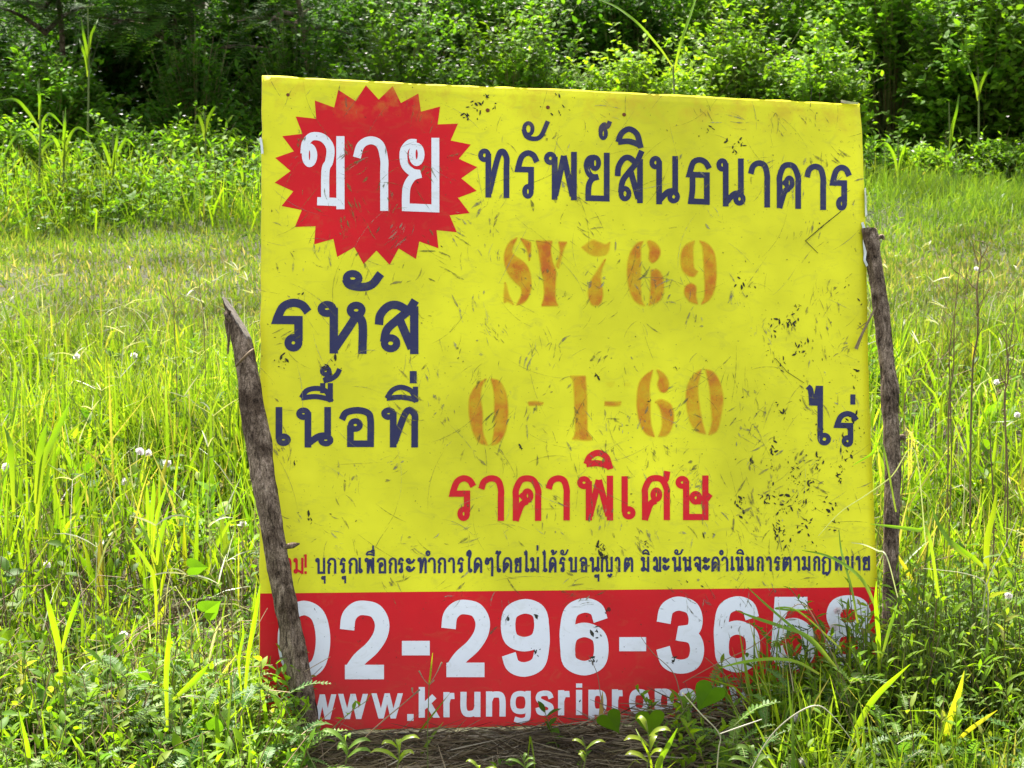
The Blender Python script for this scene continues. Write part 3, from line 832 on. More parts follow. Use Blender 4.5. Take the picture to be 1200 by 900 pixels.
line = [('ro', 319.5, 350, 366.6, 413), ('ho', 371.4, 351.6, 430.5, 414.5), ('hanakat', 400, 315.6, 451, 341.4), ('so', 439, 347, 491.4, 415)]
text_mesh('printed_word', [glyph(n, *b, 9.8, .01) for n, *b in line], M_NAVY, sign, LIFT, 'larger dark blue Thai word in the left column')
line = [('e', 323, 477, 341.4, 524), ('no', 346.5, 477, 391.5, 524.5), ('ue', 350, 449, 390, 471), ('maitho', 374, 428, 401, 449.5), ('o', 396.6, 477, 438, 524),
        ('tho', 446, 477, 489.6, 524.5), ('ii', 450, 451, 489.6, 471.5)]
text_mesh('printed_word', [glyph(n, *b, 7.8 if n not in ('ue', 'ii', 'maitho') else 6, 0) for n, *b in line] + [glyph('bar', 480, 435, 489, 449.4, 8)],
          M_NAVY, sign, LIFT, 'dark blue Thai word below it in the left column')
line = [('ai', 943, 450, 974.4, 524.4), ('ro', 978, 481.5, 1008, 524.4)]
text_mesh('printed_word', [glyph(n, *b, 6.5, .02) for n, *b in line] + [glyph('bar', 997, 462, 1003.5, 474, 6)], M_NAVY, sign, LIFT, 'small dark blue Thai word near the right edge')
line = [('ro', 526.5, 557, 558.6, 611.5), ('aa', 560, 557, 590.4, 610.5), ('kho', 600.6, 557, 634, 610.5), ('aa', 639, 557, 667.5, 610), ('pho', 675.6, 557.4, 718.5, 610),
        ('i', 683.4, 527, 718, 550), ('e', 728.4, 558, 745.5, 610), ('sso', 752.4, 552, 785.4, 609.5), ('sso2', 791.4, 557, 836.4, 609.5)]
text_mesh('printed_word', [glyph(n, *b, 7.4, 0) for n, *b in line], M_REDT, sign, LIFT, 'red Thai words below the stencilled figures')

def small(items, mat, label):
    jobs = []
    for n, x0, x1 in items:
        up = n.startswith('^'); dn = n.startswith('_'); nm = n.lstrip('^_')
        xm = (x0 + x1) / 2
        yt = 653.6 + (xm - 369) * (651.2 - 653.6) / 650; yb = 672.6 + (xm - 369) * (668.6 - 672.6) / 650
        if n == 'ex': yt -= 4
        h = yb - yt
        if up: box = (yt - .48 * h, yt - .08 * h) if nm != 'bar' else (yt - .75 * h, yt - .4 * h)
        elif dn: box = (yb + .12 * h, yb + .6 * h)
        else: box = (yt, yb)
        jobs.append(glyph(nm, x0, box[0], x1, box[1], 2.75 if not up and not dn else 2.1, 0, .9))
    text_mesh('printed_line', jobs, mat, sign, LIFT, label)

small([('ho', 320, 331), ('^maitho', 322, 331), ('aa', 333, 341.5), ('mo', 343.5, 355.5), ('ex', 356.6, 360.4)], M_REDT, 'small red Thai warning word behind the left stick')
small([('bo',369.3,381),('_u',376,382),('ko',383,394),('ro',398,405.5),('_u',400,406),('ko',408,419),('e',420,424.7),('pho',427,438.5),('^ue',428,439),('^bar',436,439),
       ('o',441,452.5),('ko',455,465),('ro',466,473.5),('a',475,487),('tho',489,500),('am',500,510.5),('ko',512.5,522.7),('aa',524.6,533),('ro',535.6,544),('ai2',545.7,554),
       ('do',555,565),('yamok',567.7,578),('oo',580.5,588),('do',589,600),('yo',602.5,611),('ai1',614,620),('mo',621,631.5),('^bar',628.5,631.5),('ai1',635.5,641),
       ('do',643,652),('^maitho',645,653),('ro',655,663),('^hanakat',656,666),('bo',666,676),('o',678.6,688),('no',690.5,703),('_u',696,703),('yoying',704,718),
       ('aa',720,727),('to',731,742)], M_NAVY, 'small dark blue Thai sentence above the red band')
small([('mo',751,761),('^i',752,761.5),('cho',765,775),('a',776,785.5),('no',787.5,799),('^hanakat',790,801),('no',800,811),('jo',812.5,822),('a',824,833),('do',834,844),
       ('am',844.5,854),('e',857,861),('no',862.5,872),('^i',863,872.5),('no',874,884.5),('ko',887,895.5),('aa',898,905),('ro',907.5,915.5),('to',917.5,928),('aa',930,938),
       ('mo',940,950),('ko',953,961.5),('do2',963,974),('ho',976,987),('mo',990,1000),('aa',1002,1008),('yo',1010,1019)], M_NAVY, 'second small dark blue Thai sentence above the red band')

jobs = [glyph('0', 326, 704, 386, 796, 17, .0), glyph('2', 398, 704, 457, 796, 17), glyph('-', 470.8, 751, 503.5, 768, 17), glyph('2', 517, 703, 575, 793.5, 17),
        glyph('9', 586.8, 702, 643.8, 793, 17), glyph('6', 656, 701, 713, 791.5, 17), glyph('-', 725.5, 746.8, 757, 763, 16.5), glyph('3', 769.3, 699.5, 825, 789.5, 16.5),
        glyph('6', 836.8, 698.8, 890.8, 788, 16.5), glyph('5', 902.5, 698, 956, 785.5, 16), glyph('8', 967, 697.5, 1021, 783, 16)]
text_mesh('printed_number', jobs, M_WHITE, sign, LIFT, 'large white phone number on the red band')
url = [('w',361,394),('w',396,431),('w',435,472),('.',477,484.5),('k',490.5,515),('r',519.5,536),('u_',539.5,563),('n',569.5,592.5),('g',598,622),('s',627.5,649),('r',654,671),
       ('i_',675,682.5),('p',689.5,711),('r',717,733),('o_',737,761),('p',767,789),('e_',794,815),('r',820,836),('t',838,852),('y_',854,877),('.',881,888),('c',892,912),('o_',917,939),('m',944,976)]
G['c'] = [[(1,.25),(.85,.06),(.5,0),(.12,.1),(0,.5),(.12,.9),(.5,1),(.9,.92),(1,.72)]]
G['m'] = [[(0,0),(0,1)], [(0,.35),(.12,.06),(.3,0),(.46,.08),(.5,.35),(.5,1)], [(.5,.35),(.62,.06),(.8,0),(.96,.08),(1,.35),(1,1)]]
jobs = []
for n, x0, x1 in url:
    yt = 812.5 - (x0 - 430) * .0165; yb = 842 - (x0 - 430) * .0165
    if n == '.': yt = yb - 8
    jobs.append(glyph(n, x0, yt, x1, yb, 8 if n == '.' else 6.2 if n in ('s', 'g', 'e_', 'm', 'w') else 7.2, 0))
text_mesh('printed_address', jobs, M_WHITE, sign, LIFT, 'white web address along the foot of the red band')

# --- stencilled orange figures: soft-edged patches of spray paint
def stencil(shapes, label):
    V, F, Cv = [], [], []
    for k, (pts, cov) in enumerate(shapes):
        P = np.array(spline(pts + [pts[0]], 5)[:-1], float)
        c = P.mean(0)
        d = np.roll(P, -1, 0) - np.roll(P, 1, 0)
        nn = nrm(np.stack([d[:, 1], -d[:, 0]], 1))
        ar = np.sum(P[:, 0] * np.roll(P[:, 1], -1) - np.roll(P[:, 0], -1) * P[:, 1])
        if ar < 0: nn = -nn
        n = len(P)
        inn, out_ = P - nn * 0.9, P + nn * 1.5
        b = len(V)
        for q, cc in ((inn, cov * .78), (out_, 0.0)):
            for p in q:
                u, v = P2B(p[0], p[1]); V.append((u, v, warp(u, v) + LIFT + 0.00002 * k)); Cv.append(cc)
        for i in range(n):
            j = (i + 1) % n
            F.append((b + i, b + j, b + n + j, b + n + i))
        vv, tri = union([[tuple(p) for p in inn]])
        b2 = len(V)
        for p in vv:
            u, v = P2B(*p); V.append((u, v, warp(u, v) + LIFT + 0.00002 * k)); Cv.append(cov * .78)
        F += [tuple(b2 + i for i in t) for t in tri]
    me = bpy.data.meshes.new('stencilled_code'); me.from_pydata(V, [], F); me.update()
    a = me.attributes.new('cover', 'FLOAT', 'POINT'); a.data.foreach_set('value', np.array(Cv, dtype=np.float32))
    bm = bmesh.new(); bm.from_mesh(me)
    for f in bm.faces:
        if f.normal.z < 0: f.normal_flip()
    bm.to_mesh(me); bm.free()
    o = link('stencilled_code', me, M_ORA, sign, local=True); o['label'] = label

def Z(ox, oy, k, pts): return [(ox + p[0] / k, oy + p[1] / k, *p[2:]) for p in pts]
k1 = 1200 / 140
S1 = lambda p: Z(580, 265, k1, p)
S2 = lambda p: Z(720, 265, k1, p)
sh = [(S1([(225,115,1),(160,150),(110,230),(95,340),(130,470),(200,560),(262,620),(262,700),(215,795,1),(290,770),(345,690),(365,580),(350,460),(300,370),(190,285),(175,230)]), .85),
      (S1([(258,120,1),(330,145),(360,165,1),(358,280),(345,350,1),(325,250),(295,190)]), .95),
      (S1([(100,560,1),(90,680),(92,770,1),(130,760),(190,792,1),(140,690),(118,600)]), .6),
      (S1([(415,145,1),(575,150,1),(560,250),(580,360),(612,460),(605,620),(610,740),(635,800,1),(470,800,1),(495,700),(490,560),(465,430),(440,260)]), .95),
      (S1([(640,155,1),(725,160,1),(690,240),(640,425,1),(615,390),(655,270)]), .8),
      (S1([(870,215,1),(970,145),(1040,160),(1110,185),(1155,160,1),(1130,270),(1050,300),(960,285)]), .6),
      (S1([(1110,330,1),(1020,460),(955,570),(938,680),(965,780),(1010,800),(1060,775),(1085,680),(1065,560),(1070,450)]), .72),
      (S2([(285,155,1),(220,180),(150,290),(128,450),(150,640),(215,760),(305,805,1),(270,720),(262,560),(262,340),(262,220)]), .72),
      (S2([(330,155,1),(400,165),(455,240),(440,320),(380,370),(345,330),(350,240)]), .85),
      (S2([(365,440,1),(430,440),(480,510),(492,640),(450,750),(345,800,1),(358,700),(362,560)]), .75),
      (S2([(800,150,1),(720,185),(670,270),(668,400),(710,480),(790,510),(835,460,1),(795,420),(785,300),(785,220)]), .75),
      (S2([(850,150,1),(930,180),(995,270),(1018,420),(1010,600),(960,730),(870,790,1),(905,690),(900,500),(890,320),(880,210)]), .85),
      (S2([(765,575,1),(815,610),(815,700),(835,785,1),(760,760),(705,690),(710,610)]), .85)]
k2 = 1200 / 160
T1 = lambda p: Z(540, 420, k2, p)
T2 = lambda p: Z(700, 420, k2, p)
sh += [(T1([(225,180,1),(150,220),(80,330),(70,480),(105,650),(160,740),(235,765,1),(190,640),(188,480),(170,330),(190,230)]), .75),
       (T1([(262,180,1),(340,205),(395,310),(412,480),(390,640),(330,740),(268,765,1),(290,640),(295,480),(290,300)]), .85),
       (T1([(590,385,1),(650,378),(725,390,1),(700,410),(600,415,1)]), .7),
       (T1([(960,155,1),(1095,155,1),(1105,300),(1110,500),(1115,640),(1155,700,1),(1130,720),(980,712,1),(1005,640),(1000,400),(990,210)]), .75),
       (T2([(65,380,1),(210,380,1),(190,415),(65,415,1)]), .75), (T2([(85,215,1),(150,205),(135,245),(100,250)]), .12), (T2([(230,220,1),(290,215),(270,255)]), .1),
       (T2([(490,100,1),(420,150),(365,230),(350,400),(375,560),(430,660),(505,690,1),(470,560),(465,380),(460,240)]), .85),
       (T2([(525,100,1),(590,140),(630,220),(610,290),(560,290),(530,230),(545,170)]), .85),
       (T2([(508,385,1),(560,360),(640,395),(672,480),(665,580),(620,670),(540,688,1),(570,600),(565,480),(530,400)]), .75),
       (T2([(915,95,1),(840,150),(790,260),(785,400),(820,560),(880,640),(955,665,1),(925,560),(900,420),(885,260)]), .72),
       (T2([(950,95,1),(1030,130),(1090,250),(1105,400),(1070,590),(1040,650),(980,670,1),(1010,560),(1000,400),(985,240)]), .72)]
stencil(sh[:13], 'orange sprayed stencil letters and figures, upper row')
stencil(sh[13:], 'orange sprayed stencil figures, lower row')

# --- smears, clippings, nails, torn film
def smear_mat():
    m, nt, out = new_mat('dirt_smear')
    L = nt.links.new
    a = N_(nt, 'ShaderNodeAttribute', attribute_name='rnd')
    c = ramp(nt, [(0.0, (0.10, 0.10, 0.02)), (0.45, (0.20, 0.17, 0.04)), (0.75, (0.16, 0.15, 0.11)), (0.79, (0.32, 0.31, 0.2)), (1.0, (0.10, 0.09, 0.04))], a.outputs['Fac'])
    tc = N_(nt, 'ShaderNodeTexCoord')
    nz = N_(nt, 'ShaderNodeTexNoise', Scale=120.0, Detail=3.0); L(tc.outputs['Object'], nz.inputs['Vector'])
    al = N_(nt, 'ShaderNodeMapRange'); L(nz.outputs['Fac'], al.inputs['Value'])
    al.inputs['From Min'].default_value = 0.32; al.inputs['From Max'].default_value = 0.62
    al.inputs['To Min'].default_value = 0.0; al.inputs['To Max'].default_value = 0.72
    p = N_(nt, 'ShaderNodeBsdfPrincipled', Roughness=0.8); L(c, p.inputs['Base Color']); L(al.outputs[0], p.inputs['Alpha'])
    L(p.outputs[0], out.inputs['Surface'])
    return m


def smears():
    R = random.Random(5)
    V, F, A = [], [], []
    marks = []
    for _ in range(430):
        z = R.random()
        if z < .5: cx, cy = R.uniform(315, 1020), R.uniform(120, 690)
        elif z < .75: cx, cy = R.gauss(900, 75), R.gauss(560, 90)
        else: cx, cy = R.gauss(680, 130), R.gauss(500, 120)
        ca = R.choice([R.gauss(-1.0, .3), R.gauss(.9, .3), R.gauss(1.55, .25), R.uniform(0, 3.14)]); sz = R.uniform(.5, 1.5); tone = R.random()
        for _ in range(R.choice([1, 1, 2, 3, 5, 8, 11])):
            marks.append((cx + R.gauss(0, 9) * sz, cy + R.gauss(0, 9) * sz, ca + R.gauss(0, .22), sz, tone))
    for _ in range(170): marks.append((R.uniform(320, 1010), R.uniform(110, 680), R.uniform(0, 3.14), -1, R.random()))
    for k, (px, py, a0, sz, tone) in enumerate(marks):
        u, v = P2B(px, py)
        if not (.02 < u < BW - .02 and .02 < v < BH - .02): continue
        a = a0
        if sz < 0: L_ = R.uniform(.04, .13); w_ = R.uniform(.00035, .0007); cv = R.uniform(-.9, .9)
        else: L_ = R.uniform(.005, .03) * sz; w_ = R.choice([.0005, .0005, .0007, .0009, .0012, .0016, .0024]) * R.uniform(.6, 1.2); cv = R.uniform(-.8, .8)
        S = 6
        rr = min(1, max(0, tone + R.gauss(0, .1))); x, y = u, v; lift = 0.00105 + 0.0000004 * k
        b = len(V)
        for i in range(S + 1):
            t = i / S
            ww = w_ * math.sin(math.pi * min(.97, max(.06, t))) * R.uniform(.7, 1.2)
            nx, ny = -math.sin(a), math.cos(a)
            V.append((x - nx * ww, y - ny * ww, warp(x, y) + lift)); V.append((x + nx * ww, y + ny * ww, warp(x, y) + lift)); A += [rr, rr]
            x += math.cos(a) * L_ / S; y += math.sin(a) * L_ / S; a += cv / S
        for i in range(S): F.append((b + 2 * i, b + 2 * i + 2, b + 2 * i + 3, b + 2 * i + 1))
    me = mesh_np('dirt_smears', V, F, {'rnd': A, 'tt': A}, False)
    o = link('dirt_smears', me, smear_mat(), sign, local=True); tag(o, kind='stuff')
smears()


def clippings():
    R = random.Random(8)
    cl = [(483,95,3,4),(556,125,9,14),(571,112,4,5),(579,126,3,3),(548,134,6,8),(831,150,3,4),(817,160,2,2),(861,176,5,6),(868,167,3,5),(849,167,3,3),(910,384,6,10),(927,375,6,12),
          (935,362,3,5),(939,408,7,16),(915,427,7,9),(915,483,4,7),(906,522,6,10),(882,540,3,5),(991,528,8,16),(960,543,6,11),(984,558,5,12),(933,558,8,12),(870,594,6,12),(912,621,6,13),
          (924,592,15,26),(948,565,6,9),(898,585,5,10),(705,648,6,22),(711,715,3,6),(699,739,5,9),(790,771,4,8),(696,772,5,9),(628,722,2,4),(627,765,3,3),(595,727,2,3),(920,640,15,14),
          (940,610,15,12),(760,470,3,3),(792,430,3,4),(700,440,3,4),(363,610,3,5),(345,543,3,4),(385,430,10,12),(330,425,8,10),(352,345,3,2),(610,525,2,3),(1000,500,10,12),(975,600,16,16),
          (870,335,10,8),(1005,440,8,6),(1000,340,10,5),(757,640,6,6),(830,660,20,10),(650,130,12,9),(960,265,3,3)]
    V, F, A = [], [], []
    n = 0
    pts = []
    for (x, y, r, c) in cl:
        for _ in range(c): pts.append((R.gauss(x, r * .6), R.gauss(y, r * .9), R.uniform(.5, 1.25)))
    for _ in range(520):
        if R.random() < .5: pts.append((R.gauss(930, 60), R.gauss(560, 110), R.uniform(.25, .6)))
        else: pts.append((R.uniform(312, 1020), R.uniform(95, 850), R.uniform(.2, .55)))
    for k, (px, py, s) in enumerate(pts):
        u, v = P2B(px, py)
        if not (.01 < u < BW - .012 and .01 < v < BH - .008): continue
        a = R.choice([R.gauss(1.2, .5), R.gauss(2.2, .5), R.uniform(0, 3.14)])
        L_ = .0037 * s * R.uniform(.6, 1.7); w_ = L_ * R.uniform(.18, .5); z = warp(u, v) + .0011
        h = R.uniform(.0004, .0012)
        ca, sa = math.cos(a), math.sin(a)
        b = len(V)
        for (x, y, zz) in ((-1, 0, 0), (-.3, -1, 0), (.5, -.7, 0), (1, 0, 0), (.4, .8, 0), (-.4, .9, 0), (0, 0, h)):
            x *= L_ * R.uniform(.75, 1.15); y *= w_ * R.uniform(.7, 1.2)
            V.append((u + x * ca - y * sa, v + x * sa + y * ca, z + zz))
        for i in range(6): F.append((b + i, b + (i + 1) % 6, b + 6))
    # three longer dry stems caught on the face
    me = bpy.data.meshes.new('dried_clippings'); me.from_pydata(V, [], F); me.update()
    o = link('dried_clippings', me, M_CLIP, sign, local=True); tag(o, kind='stuff')
    q = Q()
    def stemline(pts, r=.0009):
        for i in range(len(pts) - 1):
            a = np.array([*P2B(*pts[i]), 0.0026]); c = np.array([*P2B(*pts[i + 1]), 0.0026])
            q.tube(a[None], (c - a)[None], np.linalg.norm(c - a), r, r * .8, S=1, k=4)
    stemline([(985, 248), (965, 264), (944, 282)]); stemline([(943, 282), (958, 297)], .0007)
    stemline([(951, 101), (949, 126)], .0006)
    stemline([(908, 420), (922, 436), (942, 449)], .0006)
    stemline([(1006, 170), (1011, 186)], .0007)
    o = q.build('stuck_stems', M_CLIP, sign, local=True); tag(o, kind='stuff')
    # fibre across the top edge
clippings()


def nails():
    for (x, y, r) in ((571.7, 129, .0042), (642, 126, .004), (731, 134.7, .004), (337.5, 111, .0034)):
        u, v = P2B(x, y)
        bm = bmesh.new()
        bmesh.ops.create_cone(bm, cap_ends=True, segments=14, radius1=r, radius2=r * .8, depth=.0024)
        me = bpy.data.meshes.new('nail_head'); bm.to_mesh(me); bm.free()
        o = link('nail_head', me, M_RUST, sign, local=True)
        o.location = (u, v, warp(u, v) + .0008)
nails()


def film(pts, wid, seed):
    R = random.Random(seed)
    V, F = [], []
    for i, (x, y) in enumerate(pts):
        u, v = P2B(x, y)
        a, b = wid * R.uniform(.6, 1.2), wid * R.uniform(.5, 1.0)
        V += [(u - a, v, warp(u, v) + .002), (u + R.uniform(-.001, .001), v + .001, warp(u, v) + .006 + R.uniform(0, .003)), (u + b, v - .002, warp(u, v) - .002)]
        if i:
            k = 3 * i
            F += [(k - 3, k - 2, k + 1, k), (k - 2, k - 1, k + 2, k + 1)]
    me = bpy.data.meshes.new('torn_film'); me.from_pydata(V, [], F); me.update()
    link('torn_film', me, M_FILM, sign, local=True)
film([(1009, 262), (1012, 272), (1011, 285), (1013, 298), (1012, 306), (1015, 313)], .0035, 1)
film([(1012, 222), (1013, 238), (1013, 254)], .002, 3)
film([(306, 162), (307, 170), (308, 181)], .003, 2)
film([(985, 118.5), (995, 121), (1005, 121.5)], .002, 4)
# ------------------------------------------------------------ ground
def ground():
    xs = np.concatenate([[-220, -120, -60, -35, -22], np.linspace(-15, 15, 121), [22, 35, 60, 120, 220]])
    ys = np.concatenate([[-40, -15, -5], np.linspace(0, 22, 120), [26, 32, 42, 60, 100, 180, 300]])
    X, Y = np.meshgrid(xs, ys)
    Z = ground_z(X, Y)
    Z = np.where(Y > 30, ground_z(X * 0, 20 + 0 * Y), Z)
    V = np.stack([X, Y, Z], -1).reshape(-1, 3)
    ny, nx = X.shape
    i = (np.arange(ny - 1)[:, None] * nx + np.arange(nx - 1)[None]).ravel()
    F = np.stack([i, i + 1, i + nx + 1, i + nx], -1)
    m, nt, out = new_mat('earth')
    L = nt.links.new
    g = N_(nt, 'ShaderNodeNewGeometry')
    n1 = N_(nt, 'ShaderNodeTexNoise', Scale=1.6, Detail=6.0, Roughness=0.65); L(g.outputs['Position'], n1.inputs['Vector'])
    n2 = N_(nt, 'ShaderNodeTexNoise', Scale=45.0, Detail=5.0, Roughness=0.7); L(g.outputs['Position'], n2.inputs['Vector'])
    c1 = ramp(nt, [(0.35, (0.030, 0.024, 0.012)), (0.5, (0.055, 0.055, 0.018)), (0.65, (0.05, 0.075, 0.012))], n1.outputs['Fac'])
    c2 = ramp(nt, [(0.35, (0.35, 0.35, 0.35)), (0.7, (1.5, 1.5, 1.4))], n2.outputs['Fac'])
    mx = N_(nt, 'ShaderNodeMix', data_type='RGBA', blend_type='MULTIPLY'); mx.inputs[0].default_value = 1
    L(c1, mx.inputs[6]); L(c2, mx.inputs[7])
    p = N_(nt, 'ShaderNodeBsdfPrincipled', Roughness=0.95); L(mx.outputs[2], p.inputs['Base Color'])
    bp = N_(nt, 'ShaderNodeBump', Strength=0.8, Distance=0.02); L(n2.outputs['Fac'], bp.inputs['Height']); L(bp.outputs[0], p.inputs['Normal'])
    L(p.outputs[0], out.inputs['Surface'])
    o = link('ground', mesh_np('ground', V, F), m)
    tag(o, kind='structure')
ground()

# ------------------------------------------------------------ plant colours
M_GRASS = leaf_mat('grass_blade', [(0.0, (0.025, 0.075, 0.006)), (0.3, (0.09, 0.18, 0.008)), (0.55, (0.15, 0.26, 0.008)), (0.84, (0.20, 0.29, 0.012)), (0.92, (0.30, 0.26, 0.06)), (1.0, (0.36, 0.30, 0.16))],
                   trans=0.55, rough=0.36, spec=0.35, tipcol=(0.30, 0.30, 0.06), tipfac=.4)
M_LAWN = leaf_mat('lawn_blade', [(0.0, (0.08, 0.15, 0.014)), (0.6, (0.14, 0.21, 0.02)), (0.85, (0.20, 0.20, 0.05)), (1.0, (0.34, 0.28, 0.14))], trans=0.45, rough=0.45)
M_BROAD = leaf_mat('broad_blade', [(0.0, (0.09, 0.20, 0.008)), (0.8, (0.17, 0.30, 0.010)), (0.97, (0.24, 0.31, 0.012)), (1.0, (0.34, 0.27, 0.03))], trans=0.55, rough=0.36, tipcol=(0.34, 0.30, 0.03), tipfac=.5)
M_FORB = leaf_mat('weed_leaf', [(0.0, (0.04, 0.11, 0.007)), (0.5, (0.10, 0.20, 0.008)), (0.9, (0.18, 0.28, 0.010)), (1.0, (0.22, 0.20, 0.05))], trans=0.55, rough=0.5, spec=0.15)
M_FERNY = leaf_mat('pinnate_leaf', [(0.0, (0.05, 0.12, 0.022)), (0.6, (0.08, 0.17, 0.024)), (1.0, (0.16, 0.24, 0.025))], trans=0.48, rough=0.5, spec=0.25)
M_BUSH = leaf_mat('bush_leaf', [(0.0, (0.035, 0.10, 0.008)), (0.6, (0.07, 0.17, 0.012)), (1.0, (0.13, 0.24, 0.015))], trans=0.52, rough=0.55, spec=0.1)
M_BUSHL = leaf_mat('light_bush_leaf', [(0.0, (0.06, 0.15, 0.010)), (0.6, (0.12, 0.24, 0.014)), (1.0, (0.20, 0.31, 0.015))], trans=0.55, rough=0.55, spec=0.12)  # leaf colour raised to stand in for sun on middle and right bushes
M_DARK = leaf_mat('feathery_leaf', [(0.0, (0.025, 0.08, 0.010)), (1.0, (0.07, 0.15, 0.016))], trans=0.45, rough=0.6, spec=0.12)
M_STEM = leaf_mat('green_stem', [(0.0, (0.10, 0.13, 0.03)), (0.6, (0.13, 0.16, 0.03)), (1.0, (0.16, 0.09, 0.04))], trans=0.1, rough=0.5)
M_DRY = leaf_mat('dry_stalk', [(0.0, (0.15, 0.095, 0.05)), (0.6, (0.22, 0.15, 0.08)), (1.0, (0.34, 0.27, 0.17))], trans=0.12, rough=0.7, spec=0.3)
M_STRAW = leaf_mat('straw', [(0.0, (0.045, 0.03, 0.018)), (0.5, (0.12, 0.085, 0.05)), (0.85, (0.22, 0.17, 0.10)), (1.0, (0.40, 0.34, 0.24))], trans=0.15, rough=0.7, spec=0.3)
M_PALE = leaf_mat('pale_stalk_and_glint', [(0.0, (0.22, 0.27, 0.10)), (0.6, (0.38, 0.38, 0.24)), (1.0, (0.55, 0.52, 0.42))], trans=0.3, rough=0.35)  # pale tone also carries the glare on stalks and blades
M_PETAL = leaf_mat('white_petal', [(0.0, (0.78, 0.70, 0.70)), (1.0, (0.85, 0.82, 0.80))], trans=0.4, rough=0.6, tr_gain=(1, 1, 1), big=0.05)
M_BARK = bark_mat()
M_WOOD = plain('cut_wood', (0.20, 0.165, 0.13), 0.9, 130, col2=(0.06, 0.05, 0.04), bump=0.003, stretch=(1, 1, .2))


def scatter(n, x0, x1, y0, y1, dens=None, fan=None):
    """random points; fan=k keeps |x| < k*y + 0.3 (the part of the field seen, with a margin)"""
    x = RNG.uniform(x0, x1, n); y = RNG.uniform(y0, y1, n)
    keep = np.ones(n, bool)
    if fan: keep &= np.abs(x) < fan * y + .3
    if dens is not None: keep &= RNG.random(n) < dens(x, y)
    x, y = x[keep], y[keep]
    return np.stack([x, y, ground_z(x, y)], -1)


def up_dir(n, lean):
    a = RNG.uniform(0, 2 * math.pi, n); l = np.abs(RNG.normal(0, lean, n))
    return np.stack([np.cos(a) * np.sin(l), np.sin(a) * np.sin(l), np.cos(l)], -1)


def sm(x, a, b): return np.clip((x - a) / (b - a), 0, 1)


def vnoise(x, y, f, s=0.0):
    """cheap smooth 2-D noise in 0..1"""
    return 0.5 + 0.25 * (np.sin(x * f + s + 1.7 * np.sin(y * f * .7 + s)) + np.sin(y * f * 1.3 - s * 2 + 1.3 * np.sin(x * f * .9 + 2 * s)))


base_line_y = lambda x: BO[1] + (x - BO[0]) * BX[1] / BX[0]          # the board's foot, as seen from above


def in_front(x, y):
    """the trodden strip in front of the sign"""
    d = base_line_y(x) - y
    return ((x > -.42) & (x < .42) & (d > -.25) & (d < .9))


# ------------------------------------------------------------ grass
PB = [.75, 1, .88, .6, .05]
def tall_density(x, y):
    d = 0.15 + 0.95 * sm(vnoise(x, y, 2.1), .3, .6) * (.35 + .65 * sm(vnoise(x, y, 7.5, 3), .3, .6))
    d = np.where(y > 6.2, d * (1 - sm(y, 6.9, 7.4)), d)
    d = np.where(x > 0.9, d * .8, d)
    d = np.where(in_front(x, y), .004, d)
    d = np.where((x > .3) & (y < 3.9), d * .25, d)
    d = np.where((x < -.3) & (y < 3.9), d * .6, d)
    return np.clip(d, 0, 1)


q = Q(check=True)
P = scatter(180000, -4.0, 4.0, 2.4, 7.8, tall_density, .45)
n = len(P)
hgt = (0.10 + 0.20 * RNG.random(n) ** 1.3) * (0.65 + .7 * vnoise(P[:, 0], P[:, 1], 1.7, 2)) * np.where(P[:, 1] < 4.1, .62, 1.15)
hgt = hgt * (1 - .3 * sm(P[:, 1], 6.7, 7.5))
q.ribbon(P, up_dir(n, .5), hgt, RNG.choice([.003, .0045, .006, .009], n) * RNG.uniform(.8, 1.2, n), RNG.uniform(0, 1.5, n) ** 2, PB, rnd=np.clip(RNG.random(n) * .95 + .1 * (vnoise(P[:, 0], P[:, 1], 3.3, 3) - .4), 0, 1), twist=RNG.uniform(-1.2, 1.2, n), fold=.25)
# long thin ones that rise above the rest
P = scatter(2600, -3.2, 3.2, 3.9, 7.4, tall_density, .36); n = len(P)
q.ribbon(P, up_dir(n, .42), RNG.uniform(.24, .42, n), RNG.uniform(.004, .009, n), RNG.uniform(0.2, 1.6, n), [.7, .9, 1, .9, .75, .45, .04], twist=RNG.uniform(-1, 1, n), fold=.25)
o = q.build('grass', M_GRASS); tag(o, 'dense bright green grass standing in front of and beside the sign', 'grass', kind='stuff')

# broad bright blades in small bunches
q = Q(check=True)
P = scatter(2400, -2.6, 2.6, 2.7, 6.8, lambda x, y: np.where(in_front(x, y) | ((x > .2) & (x < .95) & (y < 3.6)), 0.03, np.where(x < 0, .8, .4)) * np.where(y < 3.9, .35, 1) * np.clip(1.7 * vnoise(x, y, 2.6, 5), .15, 1), .34)
per = 5; B = np.repeat(P, per, 0) + RNG.normal(0, .012, (len(P) * per, 3)) * [1, 1, 0]; n = len(B)
q.ribbon(B, up_dir(n, .5), RNG.uniform(.10, .27, n) * np.where(B[:, 1] < 3.9, .6, 1), RNG.uniform(.007, .018, n) * np.where(B[:, 1] < 3.9, .7, 1.0), RNG.uniform(0, .9, n), [.55, .85, 1, .95, .75, .42, .04], twist=RNG.uniform(-.6, .6, n), fold=.35)
o = q.build('broad_grass', M_BROAD); tag(o, 'bunches of broad yellow green grass blades among the fine grass', 'grass', kind='stuff')

